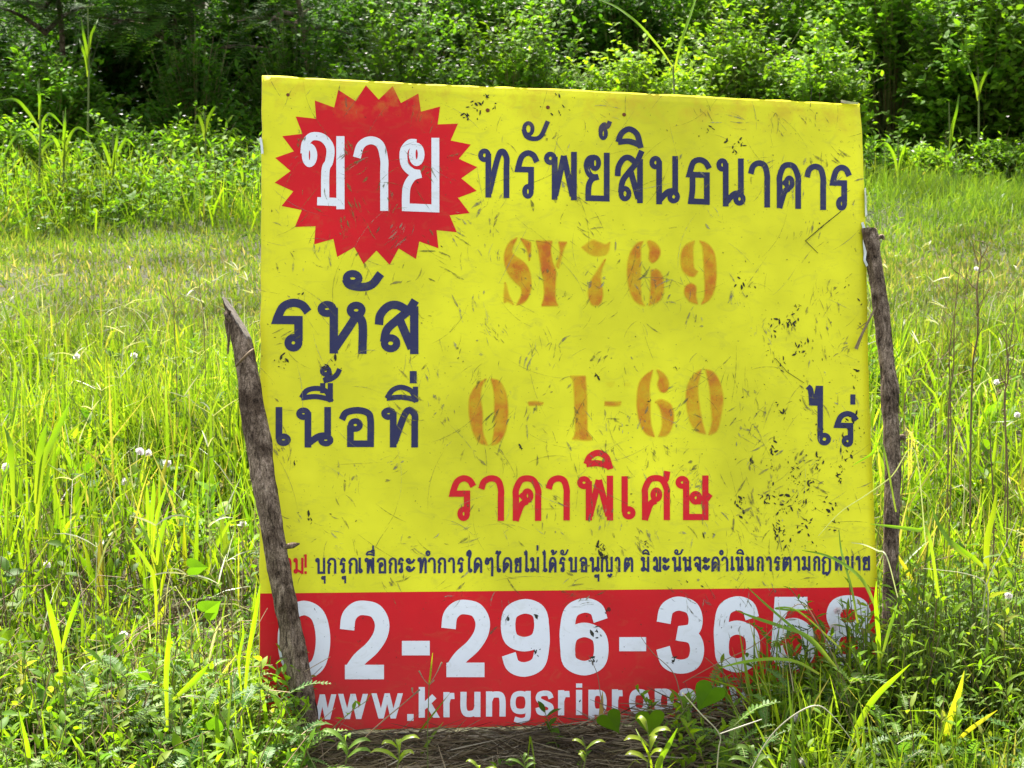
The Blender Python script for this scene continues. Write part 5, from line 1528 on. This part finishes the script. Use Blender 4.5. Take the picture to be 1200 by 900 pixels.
lline = [(268, 346, 9, .035), (283, 395, 12.5, .04), (291, 440, 13.5, .045), (299, 500, 15.5, .05), (309, 560, 15.5, .055), (317, 610, 14.5, .055), (326, 660, 14.5, .055), (333, 700, 13.5, .055), (341, 745, 14, .05), (350, 790, 15, .05), (358, 840, 15, .05), (364, 880, 15, .05)]
def lcut(P, s, b, ax, R_):
    # plane through the left tip, falling to the right
    tip = P[0] - RT * R_[0]
    low = P[0] + (P[16] - P[0]) * .95 + RT * R_[12]
    d = nrm(low - tip); nn = nrm(np.cross(d, nrm(np.array([0, -1, -.15]))))
    if nn @ (-ax) < 0: nn = -nn
    return tip + 0 * d, nn
root, P_, s_, b_, ax_ = stick('left_stick'.replace('left_', 'wooden_'), 'thick grey stick with an obliquely cut top leaning across the left edge of the sign', lline, [(.72, -1.5, .25), (.45, 1.0, .15), (.30, -.6, .14)], lcut, 1.0)
# loose splinter on its left and a dry tie round it
q = Q(); Yb = P_[9][1] - .02
q.path([atY(268, 364, Yb), atY(266, 378, Yb), atY(268, 395, Yb), atY(267, 415, Yb)], [.011, .010, .006, .003], thick=True, k=5, rnd=.05)
q.path([atY(264, 366, Yb), atY(267, 372, Yb - .005), atY(270, 377, Yb)], [.008, .012, .006], thick=True, k=5, rnd=.05)
q.build('splinter', M_BARK, root)
q = Q(); Yb = P_[23][1] - .034
q.path([atY(276, 429, Yb + .012), atY(284, 421, Yb - .004), atY(292, 413, Yb), atY(297, 409, Yb + .015)], [.004, .005, .005, .003], thick=True, k=5, rnd=.4)
q.build('dry_tie', M_DRY, root)
q = Q(); Yb = P_[117][1] - .01
q.path([atY(333, 641, Yb), atY(343, 639, Yb - .005), atY(351, 637, Yb)], [.009, .011, .003], thick=True, k=6, rnd=.3)
q.build('stub', M_BARK, root)

rline = [(1018, 268, 8.5, .012), (1024, 300, 8.5, .012), (1029, 335, 9, .012), (1033, 370, 9.5, .012), (1038, 410, 9.5, .012), (1041, 450, 10, .012), (1044, 500, 10.5, .012), (1046, 550, 10.5, .012), (1045, 600, 10, .012), (1044, 650, 10, .012), (1044, 720, 10, .012), (1044, 800, 10, .012)]
root, P_, s_, b_, ax_ = stick('wooden_stick', 'thinner brown knotty stick standing against the right edge of the sign', rline, [(.03, 0.2, .35), (.19, -1.4, .45), (.46, 0.0, .35), (.60, -2.2, .3), (.12, -2.6, .2)], None, 7.0)
def R3(i, a, k=1.0): return P_[i]
q = Q(); c = P_[4]; Yb = c[1]
q.path([atY(1029, 279, Yb), atY(1034, 277, Yb - .004), atY(1035.5, 281, Yb - .004)], [.008, .009, .004], thick=True, k=6, rnd=.3)
q.build('stub', M_BARK, root)
Yb = P_[38][1] - .018
q = Q()
q.path([atY(1026, 360, Yb), atY(1020, 372, Yb - .01), atY(1011, 390, Yb - .015), atY(1003, 409, Yb - .02)], [.004, .0045, .005, .0075], thick=True, k=6, rnd=.7)
q.path([atY(1012, 390, Yb - .015), atY(1007, 396, Yb - .02), atY(1002, 408, Yb - .024)], [.002, .002, .0015], thick=True, k=4, rnd=.7)
q.path([atY(1018, 376, Yb - .012), atY(1011, 381, Yb - .012), atY(1004, 386, Yb - .012)], [.0015, .0015, .001], thick=True, k=4, rnd=.3)
q.build('side_twig', M_DRY, root)
q = Q(); Yb = P_[83][1]
q.path([atY(1053, 514, Yb), atY(1058, 512, Yb), atY(1061, 516, Yb)], [.012, .011, .005], thick=True, k=6, rnd=.3)
q.build('stub', M_BARK, root)


# ------------------------------------------------------------ single plants one can point at
def plant(name, label, cat, base, group=None):
    return empty(name, tuple(base), label, cat, group)


def gz_at(p): return np.array([p[0], p[1], float(ground_z(p[0], p[1]))])


def line_plant(name, label, cat, blades, mat=M_BROAD, part='blade', group=None, thick=False, fold=.3, hint=(0, -1, .3), root=None):
    """blades: (list of (px, py, Y), widths in m, tone); the last point of each is its foot or joins another blade"""
    if root is None:
        f = atY(*blades[0][0][-1]); root = plant(name, label, cat, gz_at(f), group)
    for pts, wd, tone in blades:
        q = Q()
        q.path([atY(*p) for p in pts], wd, rnd=tone, thick=thick, fold=fold, hint=hint)
        q.build(part, mat, root)
    return root


# arching stalk rising behind the top edge
r = line_plant('tall_grass_stalk', 'tall grass stalk with one long arching blade rising behind the top edge of the sign', 'grass',
           [([(697, -2, 5.3), (722, 8, 5.25), (748, 28, 5.2), (772, 55, 5.2), (788, 78, 5.2)], [.002, .005, .0065, .006, .004], .6),
            ([(816, -4, 5.3), (808, 20, 5.25), (798, 50, 5.2), (790, 84, 5.2)], [.004, .007, .0075, .005], .5)])
line_plant('', '', '', [([(789, 78, 5.2), (791, 150, 5.2), (790, 300, 5.2), (792, 520, 5.2)], [.005, .006, .007, .007], .4)], M_STEM, 'stem', thick=True, root=r)

# reeds in front of the far left bush
def reed(label, px, ytop, ybase, Y, blades, tone=.5):
    r = line_plant('reed_grass', label, 'grass', [([(px + dx0, y0, Y - .05), (px + dx1, y1, Y - .1), (px + dx2, y2, Y - .03), (px + dx3, y3, Y)], [.003, .017, .02, .010], tone * .55) for (dx0, y0, dx1, y1, dx2, y2, dx3, y3) in blades], M_GRASS, group='reeds in front of the far left bush')
    line_plant('', '', '', [([(px, ytop, Y), (px + 1, (ytop + ybase) / 2, Y), (px, ybase, Y)], [.006, .012, .014], .3)], M_STEM, 'stem', thick=True, root=r)
reed('tall reed with blades bending to both sides, nearest the left edge', 46, 92, 222, 11.4, [(-50, 118, -28, 117, -14, 130, 0, 150), (-45, 190, -30, 163, -14, 155, 0, 170), (30, 150, 14, 134, 5, 142, 0, 165), (38, 178, 22, 165, 8, 172, 0, 185), (-2, 95, 0, 110, 1, 125, 0, 140)], .45)
reed('tall reed with a long blade arching right, second from the left edge', 74, 130, 225, 11.3, [(32, 158, 18, 150, 8, 160, 0, 185), (3, 125, 2, 145, 1, 165, 0, 190), (-22, 170, -14, 160, -6, 170, 0, 195), (24, 190, 14, 172, 6, 178, 0, 200)], .6)
reed('shorter reed with upright blades, third from the left edge', 132, 155, 226, 11.5, [(6, 145, 5, 165, 2, 185, 0, 205), (-18, 168, -12, 168, -5, 185, 0, 205), (26, 172, 16, 164, 6, 180, 0, 200)], .7)
reed('slender reed with two hooked blades left of the starburst', 240, 132, 218, 11.9, [(-12, 142, -8, 136, -3, 146, 0, 165), (16, 127, 12, 126, 4, 140, 0, 160)], .4)
reed('thin bent reed beside the upper left edge of the sign', 285, 172, 232, 11.6, [(16, 208, 12, 200, 5, 206, 0, 222), (-10, 190, -6, 186, -2, 200, 0, 215)], .6)
reed('pale reed with narrow leaning blades at the foot of the dark hollow', 1052, 160, 230, 12.4, [(-24, 172, -14, 168, -4, 184, 0, 210), (12, 162, 8, 172, 3, 190, 0, 215)], .7)
reed('upright reed against the creeper thicket on the right', 1112, 120, 215, 12.8, [(-10, 180, -8, 170, -3, 180, 0, 200), (12, 110, 9, 130, 4, 150, 0, 185)], .5)
reed('tall thin reed poking out of the creeper thicket, upper right', 1146, 78, 200, 13.0, [(-12, 74, -8, 86, -3, 100, 0, 118), (18, 76, 10, 86, 4, 98, 0, 115)], .5)
reed('thin reed standing up above the far left flowering bush', 103, 10, 160, 12.6, [(-8, 20, -5, 40, -2, 55, 0, 80), (12, 22, 8, 32, 3, 45, 0, 70), (-10, 45, -7, 55, -2, 70, 0, 90)], .5)

# brown dried stalks at the right
def dried(label, pts, Y, twigs, w0=.006):
    w0 *= .6; R = random.Random(len(label)); pp = []
    for (x0, y0), (x1, y1) in zip(pts[:-1], pts[1:]): pp += [(x0, y0), ((x0 + x1) / 2 + R.uniform(-2.5, 2.5), (y0 + y1) / 2)]
    pts = pp + [pts[-1]]
    for i in range(1, len(pts) - 2): twigs = twigs + [[pts[i], (pts[i][0] + R.choice([-1, 1]) * R.uniform(5, 13), pts[i][1] - R.uniform(8, 20)), (pts[i][0] + R.choice([-1, 1]) * R.uniform(5, 16), pts[i][1] - R.uniform(20, 36))]]
    r = line_plant('dried_weed', label, 'weed', [([(x, y, Y) for x, y in pts], [w0 * .4, w0 * .8, w0, w0], .35)], M_DRY, 'stem', 'dried weeds right of the sign', thick=True)
    for t in twigs:
        line_plant('', '', '', [([(x, y, Y - .02 * i) for i, (x, y) in enumerate(t)], [w0 * .5, w0 * .4, w0 * .3], .2)], M_DRY, 'twig', thick=True, root=r)
    return r
dried('tall dark dried weed with a forked top, nearest the right stick', [(1127, 298), (1121, 345), (1118, 400), (1112, 470), (1110, 640)], 4.7, [[(1119, 370), (1130, 350), (1145, 298)], [(1118, 400), (1127, 380), (1133, 330)]])
dried('thick brown dried weed standing upright, second from the stick', [(1148, 286), (1147, 320), (1146, 360), (1140, 430), (1137, 640)], 4.6, [[(1146, 310), (1141, 290), (1143, 282)], [(1144, 370), (1152, 350), (1153, 315)]], .008)
dried('short dark dried weed with bare tip, lowest of the dried weeds', [(1115, 356), (1115, 390), (1113, 440), (1112, 640)], 4.5, [], .005)
dried('thin dried weed leaning right with small seed knots', [(1192, 330), (1190, 365), (1183, 410), (1178, 460), (1176, 640)], 4.6, [[(1184, 400), (1176, 380), (1172, 362)], [(1181, 430), (1190, 415), (1197, 398)]], .005)
dried('grey dried weed with stubby side shoots near the right edge', [(1180, 385), (1181, 420), (1177, 470), (1180, 640)], 4.3, [[(1179, 450), (1173, 440), (1172, 420)], [(1180, 440), (1187, 425), (1188, 410)]], .007)
dried('arched dried weed bending over beside the right stick', [(1112, 420), (1090, 422), (1072, 438), (1060, 470), (1056, 600)], 4.2, [[(1095, 420), (1086, 410), (1080, 408)]], .004)
dried('dark red dried stem standing below the others near the right edge', [(1160, 490), (1161, 520), (1162, 545), (1164, 660)], 3.9, [], .005)
dried('thin dried stem rising above the left grass with bare twigs', [(196, 318), (200, 345), (204, 380), (206, 520)], 5.2, [[(202, 360), (195, 345), (193, 330)]], .004)
dried('second thin dried stem rising above the left grass near the stick', [(231, 300), (234, 335), (238, 365), (240, 500)], 5.3, [[(235, 350), (241, 340), (243, 328)]], .004)

# bright broad blades that stand out
W = [.001, .010, .013, .011, .006]
def w_(k): return [x * k for x in W]
line_plant('lance_grass', 'yellowing lance shaped blade standing alone right of the right stick', 'grass', [([(1168, 572, 3.75), (1164, 600, 3.75), (1157, 630, 3.75), (1156, 665, 3.75), (1160, 760, 3.75)], w_(1.0), .95), ([(1116, 633, 3.7), (1128, 645, 3.7), (1142, 655, 3.72), (1156, 668, 3.75)], w_(.75), .5), ([(1091, 590, 3.8), (1100, 615, 3.78), (1118, 640, 3.75), (1140, 660, 3.75)], w_(.7), .3)])
line_plant('lance_grass', 'long bent yellow green blade crossing the weeds below the sign corner', 'grass', [([(1067, 778, 3.1), (1048, 795, 3.12), (1030, 812, 3.14), (1015, 832, 3.15), (998, 866, 3.15), (990, 900, 3.15)], w_(.85), .85)])
line_plant('lance_grass', 'yellow tinged pointed blade leaning right near the bottom right corner', 'grass', [([(1130, 786, 3.1), (1124, 810, 3.1), (1114, 840, 3.12), (1105, 878, 3.13), (1100, 910, 3.13)], w_(.95), .98), ([(1169, 832, 3.05), (1150, 845, 3.07), (1130, 860, 3.1), (1108, 884, 3.13)], w_(.6), .99)])
line_plant('lance_grass', 'bright upright blade just off the lower right corner of the sign', 'grass', [([(1027, 681, 3.25), (1026, 705, 3.26), (1028, 730, 3.27), (1030, 756, 3.28), (1030, 820, 3.28)], w_(.62), .8), ([(1052, 706, 3.3), (1047, 722, 3.3), (1040, 745, 3.29), (1032, 775, 3.28)], w_(.5), .6)])
line_plant('lance_grass', 'bright upright blade against the lower left edge of the red band', 'grass', [([(305, 684, 3.15), (302, 705, 3.16), (297, 735, 3.18), (291, 770, 3.2), (286, 830, 3.2)], w_(.65), .75), ([(284, 728, 3.2), (285, 745, 3.2), (280, 775, 3.2), (284, 820, 3.2)], w_(.4), .8)])
line_plant('lance_grass', 'fan of three broad bright blades at the left, highest of the left ones', 'grass', [([(83, 468, 4.0), (74, 490, 4.0), (62, 515, 4.0), (50, 545, 4.0), (42, 620, 4.0)], w_(1.1), .6), ([(55, 495, 4.0), (50, 515, 4.0), (46, 540, 4.0), (42, 590, 4.0)], w_(1.2), .7), ([(5, 500, 4.02), (12, 520, 4.0), (14, 545, 4.0), (16, 600, 4.0)], w_(1.0), .5)])
line_plant('lance_grass', 'cluster of narrow bright blades in the left grass above the white flower', 'grass', [([(172, 568, 3.6), (173, 585, 3.6), (174, 605, 3.6), (176, 650, 3.6)], w_(.6), .7), ([(180, 560, 3.6), (180, 580, 3.6), (178, 605, 3.6), (177, 650, 3.6)], w_(.7), .6), ([(197, 563, 3.6), (190, 585, 3.6), (184, 605, 3.6), (178, 650, 3.6)], w_(.6), .8)])
line_plant('lance_grass', 'forked pair of yellow green blades in the middle of the left grass', 'grass', [([(150, 628, 3.4), (160, 642, 3.4), (172, 660, 3.4), (181, 680, 3.4), (184, 740, 3.4)], w_(.6), .85), ([(198, 592, 3.4), (193, 612, 3.4), (186, 640, 3.4), (184, 662, 3.4)], w_(.65), .8), ([(161, 606, 3.42), (168, 620, 3.42), (176, 640, 3.4), (183, 660, 3.4)], w_(.5), .6)])
line_plant('lance_grass', 'single wide upright blade near the bottom left, beside a bent one', 'grass', [([(199, 731, 3.05), (198, 750, 3.05), (196, 775, 3.06), (195, 800, 3.06), (196, 850, 3.06)], w_(.75), .8), ([(245, 778, 3.0), (235, 790, 3.02), (222, 803, 3.04), (203, 820, 3.05)], w_(.8), .6)])
line_plant('lance_grass', 'broad short blades rising from the lower left corner', 'grass', [([(52, 690, 3.15), (58, 712, 3.15), (64, 735, 3.16), (70, 765, 3.17), (72, 800, 3.17)], w_(.9), .6), ([(94, 693, 3.15), (88, 712, 3.15), (80, 735, 3.16), (72, 765, 3.17)], w_(.7), .5), ([(22, 832, 2.95), (27, 855, 2.95), (33, 880, 2.96), (35, 910, 2.96)], w_(.7), .7)])

# grass leaning across the lower right of the board
r = line_plant('leaning_grass', 'dark green grass blades lying across the red band beside the last figures', 'grass', [
    ([(876, 688, 3.34), (895, 706, 3.33), (925, 732, 3.3), (955, 756, 3.27), (985, 790, 3.25)], [.001, .0035, .005, .005, .004], .15),
    ([(862, 715, 3.34), (885, 724, 3.32), (915, 734, 3.3), (950, 748, 3.27), (982, 785, 3.25)], [.001, .005, .0065, .006, .004], .15),
    ([(952, 714, 3.3), (930, 715, 3.3), (908, 713, 3.31), (935, 716, 3.29), (985, 760, 3.26)], [.001, .004, .003, .003, .003], .2),
    ([(842, 783, 3.28), (870, 776, 3.27), (905, 772, 3.26), (935, 776, 3.25), (960, 790, 3.24)], [.001, .005, .006, .005, .004], .8)])
r = line_plant('leaning_grass', 'pale dry grass stalk curving in front of the small print at the right edge', 'grass', [
    ([(959, 628, 3.38), (985, 600, 3.36), (1015, 580, 3.33), (1045, 558, 3.3), (1072, 528, 3.28), (1085, 640, 3.27)], [.001, .0015, .002, .002, .002, .002], .3),
    ([(998, 636, 3.36), (1012, 638, 3.34), (1028, 645, 3.3), (1039, 652, 3.27), (1052, 700, 3.26)], [.001, .002, .0024, .002, .002], .4)], M_PALE)
r = line_plant('leaning_grass', 'long green blade pointing left over the last letters of the small print', 'grass', [
    ([(1020, 614, 3.34), (1045, 617, 3.32), (1075, 621, 3.3), (1088, 626, 3.28), (1100, 700, 3.27)], [.001, .005, .007, .006, .005], .7),
    ([(940, 645, 3.4), (965, 650, 3.36), (990, 662, 3.33), (1012, 682, 3.3), (1030, 720, 3.28)], [.001, .004, .0055, .006, .005], .5),
    ([(983, 620, 3.38), (985, 640, 3.36), (988, 655, 3.34), (998, 690, 3.3), (1005, 730, 3.28)], [.001, .003, .004, .004, .004], .3),
    ([(1000, 545, 3.36), (1020, 533, 3.34), (1034, 522, 3.32), (1050, 600, 3.28)], [.001, .004, .004, .003], .3)])
line_plant('red_stemmed_weed', 'thin reddish bare stems slanting over the figures on the red band', 'weed', [
    ([(800, 800, 3.28), (840, 778, 3.28), (890, 752, 3.28), (935, 708, 3.3), (960, 735, 3.27), (990, 800, 3.24)], [.0012, .0014, .0016, .0016, .002, .002], .25),
    ([(750, 745, 3.32), (765, 765, 3.3), (790, 790, 3.28), (800, 830, 3.26)], [.001, .0014, .0018, .002], .3),
    ([(690, 768, 3.33), (700, 790, 3.31), (704, 815, 3.29), (712, 850, 3.26)], [.001, .0014, .0018, .002], .1),
    ([(912, 706, 3.3), (922, 760, 3.28), (930, 810, 3.26)], [.001, .0014, .0018], .9)], M_DRY, 'stem', thick=True)

# small upright shoots in front of the foot of the sign
r = line_plant('grass_shoot', 'thin single shoot with a yellow tip in front of the web address', 'grass', [([(507, 765, 3.12), (505, 785, 3.12), (503, 802, 3.12)], [.001, .0035, .003], .98)], M_BROAD)
line_plant('', '', '', [([(503, 800, 3.12), (502, 830, 3.12), (501, 870, 3.12), (502, 925, 3.12)], [.0015, .0018, .002, .002], .3)], M_STEM, 'stem', thick=True, root=r)
for t in ([(491, 786), (496, 795), (502, 802)], [(518, 776), (511, 790), (504, 801)], [(509, 797), (506, 800), (503, 803)]):
    line_plant('', '', '', [([(x, y, 3.12) for x, y in t], [.003, .0012, .0012], .9)], M_DRY, 'seed_branch', thick=True, root=r)
line_plant('bare_twig', 'slanting brown twig with small buds in front of the dot of the web address', 'twig', [([(492, 808, 3.15), (476, 822, 3.14), (452, 842, 3.12), (430, 862, 3.1), (415, 880, 3.08)], [.0035, .0018, .0025, .002, .002], .3),
    ([(483, 806, 3.15), (484, 812, 3.15), (490, 812, 3.15)], [.004, .0015, .001], .9)], M_DRY, 'stem', thick=True)


def sprig(label, px, py, Y, h, n=5, ln=.05, tone=.9, seed=0):
    base = atY(px, py, Y); R = np.random.default_rng(seed)
    root = plant('leafy_sprig', label, 'weed', base, 'bright sprigs in front of the sign')
    q = Q(); C = q.path([base, base + [.004, 0, h * .5], base + [-.003, 0, h]], [.0022, .002, .0014], thick=True, rnd=.3); q.build('stem', M_STEM, root)
    for i in range(n):
        p = C[int((.25 + .7 * i / n) * (len(C) - 1))]; a = i * 2.3 + seed
        dx, dy = math.cos(a), math.sin(a) * .5
        q = Q(); L_ = ln * R.uniform(.7, 1.1)
        q.path([p, p + np.array([dx * .4, dy * .4, .32]) * L_, p + np.array([dx * .8, dy * .8, .42]) * L_, p + np.array([dx * 1.05, dy, .32]) * L_], [.002, ln * .2, ln * .19, .001], hint=(0, -.5, 1), rnd=tone, fold=.3)
        q.build('leaf', M_FERNY if tone < .9 else M_BROAD, root)
sprig('bright sprig with long leaves below the left part of the web address', 465, 902, 3.04, .055, 6, .042, .9, 1)
sprig('small pointed sprig below the middle of the web address', 684, 900, 3.04, .055, 4, .032, .9, 2)
sprig('narrow leaved sprig on the straw below the last group of figures', 758, 905, 3.02, .09, 6, .05, .95, 3)
sprig('low bright sprig at the bottom edge left of the middle', 560, 915, 2.98, .03, 4, .03, .9, 4)
sprig('leafy sprig at the bottom edge right of the middle', 880, 915, 2.98, .06, 6, .045, .8, 5)
sprig('sprig with drooping leaves beside the foot of the left stick', 405, 895, 3.05, .05, 6, .045, .8, 6)
sprig('short sprig in the shadow left of centre', 612, 908, 3.0, .035, 4, .028, .8, 7)
r = line_plant('grass_tuft', 'bright pointed grass tuft at the bottom edge below the web address', 'grass', [
    ([(794, 853, 3.0), (784, 872, 3.0), (772, 895, 3.0), (764, 925, 3.0)], [.001, .008, .010, .006], .75), ([(776, 888, 3.0), (774, 900, 3.0), (768, 925, 3.0)], [.001, .006, .005], .6),
    ([(745, 854, 3.02), (752, 868, 3.0), (762, 890, 3.0), (766, 925, 3.0)], [.001, .003, .004, .004], .9)])
line_plant('forked_seed_stalk', 'pale yellow forked seed stalk at the bottom edge beside the shadow', 'grass', [([(800, 812, 2.98), (820, 835, 2.98), (843, 860, 2.98), (842, 880, 2.98), (838, 925, 2.98)], [.002, .0022, .0022, .002, .002], .85),
    ([(893, 843, 2.98), (870, 851, 2.98), (844, 860, 2.98)], [.002, .003, .002], .9)], M_PALE, 'stalk', thick=True)
line_plant('curved_seed_stalk', 'long pale stalk arching over the weeds at the lower right', 'grass', [([(1000, 870, 2.95), (975, 838, 2.95), (955, 827, 2.95), (925, 842, 2.95), (898, 870, 2.95), (872, 920, 2.95)], [.001, .0015, .0028, .0026, .002, .002], .9)], M_PALE, 'stalk', thick=True)
line_plant('curved_seed_stalk', 'pale yellowish stalk rising and bending left over the lower right weeds', 'grass', [([(1082, 666, 3.35), (1130, 672, 3.34), (1155, 684, 3.33), (1158, 715, 3.32), (1157, 760, 3.32)], [.001, .002, .002, .002, .002], .8),
    ([(1193, 604, 3.34), (1178, 640, 3.33), (1158, 680, 3.33), (1150, 730, 3.32)], [.001, .002, .002, .002], .7)], M_PALE, 'stalk', thick=True)


# heart shaped leaves of a creeper at the foot of the board
def heart(root, px, py, Y, size, rot, tone):
    o = atY(px, py, Y); V = []; F = []
    out = []
    N = 28
    for i in range(N):
        t = 2 * math.pi * i / N
        x = .46 * (math.sin(t) ** 3); y = (13 * math.cos(t) - 5 * math.cos(2 * t) - 2 * math.cos(3 * t) - math.cos(4 * t)) / 32; y = y * (1.3 if y < 0 else .9)
        out.append((x, y - .05))
    c, s_ = math.cos(rot), math.sin(rot)
    rings = 4
    for r in range(rings + 1):
        for (x, y) in out:
            x1, y1 = x * r / rings, y * r / rings
            d = -.32 * abs(x1) + .3 * x1 * x1 + .06 * math.sin(y1 * 9) * abs(x1) + .12 * y1 * y1
            X_, Y_ = x1 * c - y1 * s_, x1 * s_ + y1 * c
            V.append(o + RT * X_ * size + UP * Y_ * size - FWD * d * size + np.array([0, -.35, 0]) * Y_ * size)
    for r in range(rings):
        for i in range(N):
            F.append((r * N + i, r * N + (i + 1) % N, (r + 1) * N + (i + 1) % N, (r + 1) * N + i))
    me = mesh_np('leaf', np.array(V), np.array(F), {'rnd': np.full(len(V), tone), 'tt': np.zeros(len(V))})
    link('leaf', me, M_FORB, root)
    return o
r = plant('heart_leaf_creeper', 'creeper with three dark heart shaped leaves in front of the web address', 'vine', gz_at(atY(770, 850, 3.2)))
heart(r, 714, 842, 3.22, .050, .55, .2); heart(r, 762, 842, 3.2, .056, .1, .3); heart(r, 832, 811, 3.2, .062, -.5, .15)
q = Q(); q.path([atY(714, 835, 3.23), atY(735, 850, 3.24), atY(762, 832, 3.22), atY(790, 845, 3.23), atY(828, 803, 3.21), atY(860, 830, 3.24), atY(880, 880, 3.2)], [.0015, .002, .002, .002, .002, .002, .002], thick=True, rnd=.6); q.build('stem', M_STEM, r)
r = plant('heart_leaf_creeper', 'creeper with pale broad leaves in the left grass below the stick', 'vine', gz_at(atY(240, 720, 3.3)))
heart(r, 243, 715, 3.2, .045, 2.2, .35); heart(r, 251, 851, 3.05, .034, 2.9, .3); heart(r, 165, 790, 3.1, .03, 1.0, .5); heart(r, 226, 665, 3.25, .04, 1.6, .35)
q = Q(); q.path([atY(226, 660, 3.27), atY(236, 690, 3.24), atY(243, 715, 3.22), atY(200, 770, 3.15), atY(251, 840, 3.07)], [.0015] * 5, thick=True, rnd=.6); q.build('stem', M_STEM, r)


# little white globe flowers
def globe(label, px, py, h, size=.0075):
    p = at(px, py, h + 0.0)
    foot = p + np.array([.01, .02, 0]); foot[2] = float(ground_z(foot[0], foot[1]))
    root = plant('globe_flower', label, 'flower', foot, 'little white globe flowers')
    q = Q(); q.path([foot, (foot + p) / 2 + [.006, 0, .01], p], [.0018, .0015, .0013], thick=True, rnd=.8, k=4); q.build('stem', M_STEM, root)
    q = Q(); q.tufts(np.array([p]), size, 60, .42); q.build('flower_head', M_PETAL, root)
GF = [(38, 800, .15, 'white globe flower near the left edge, low down'), (55, 662, .16, 'white globe flower above it near the left edge, larger one'), (145, 744, .13, 'pinkish globe flower in the lower left weeds'),
      (164, 529, .22, 'left one of two white globe flowers side by side in the left grass'), (173, 531, .22, 'right one of two white globe flowers side by side in the left grass'), (196, 543, .2, 'white globe flower just below the pair in the left grass'),
      (147, 565, .18, 'faint globe flower among bright blades left of the pair'), (285, 614, .14, 'white globe flower between the left stick and a round leaf'), (7, 547, .2, 'white globe flower cut by the left edge'),
      (157, 417, .24, 'tiny white globe flower in the upper left grass beside a round leaf'), (90, 418, .24, 'tiny white globe flower in the upper left grass, leftmost of the far ones'), (308, 889, .06, 'white globe flower at the bottom edge left of the shadow'), (135, 862, .07, 'flattened white flower at the bottom left'),
      (982, 716, .2, 'white globe flower in front of the last figure on the red band'), (978, 735, .18, 'faded globe flower hanging in front of the last figure'), (1182, 698, .17, 'white globe flower in a dark gap at the right edge'),
      (1134, 800, .12, 'white globe flower in the lower right weeds, middle height'), (1129, 846, .09, 'small globe flower just below it in the lower right weeds'), (1029, 880, .09, 'globe flower at the bottom edge right of the shadow'),
      (941, 893, .07, 'round white globe flower lowest beside the shadow'), (934, 842, .1, 'ragged globe flower under the arching pale stalk'), (1017, 855, .09, 'pale pink globe flower in the lower right weeds'),
      (1144, 315, .42, 'white flower beside the dried weeds'), (1168, 448, .3, 'white globe flower in the right grass beside the dried weeds'), (1192, 486, .26, 'white globe flower at the right edge below the dried weeds'), (826, 788, .09, 'tiny white globe flower at the foot of the figures, above the heart shaped leaf')]
for (x, y, h, lab) in GF: globe(lab, x, y, h, .0085 if x > 900 or y > 600 else .011)
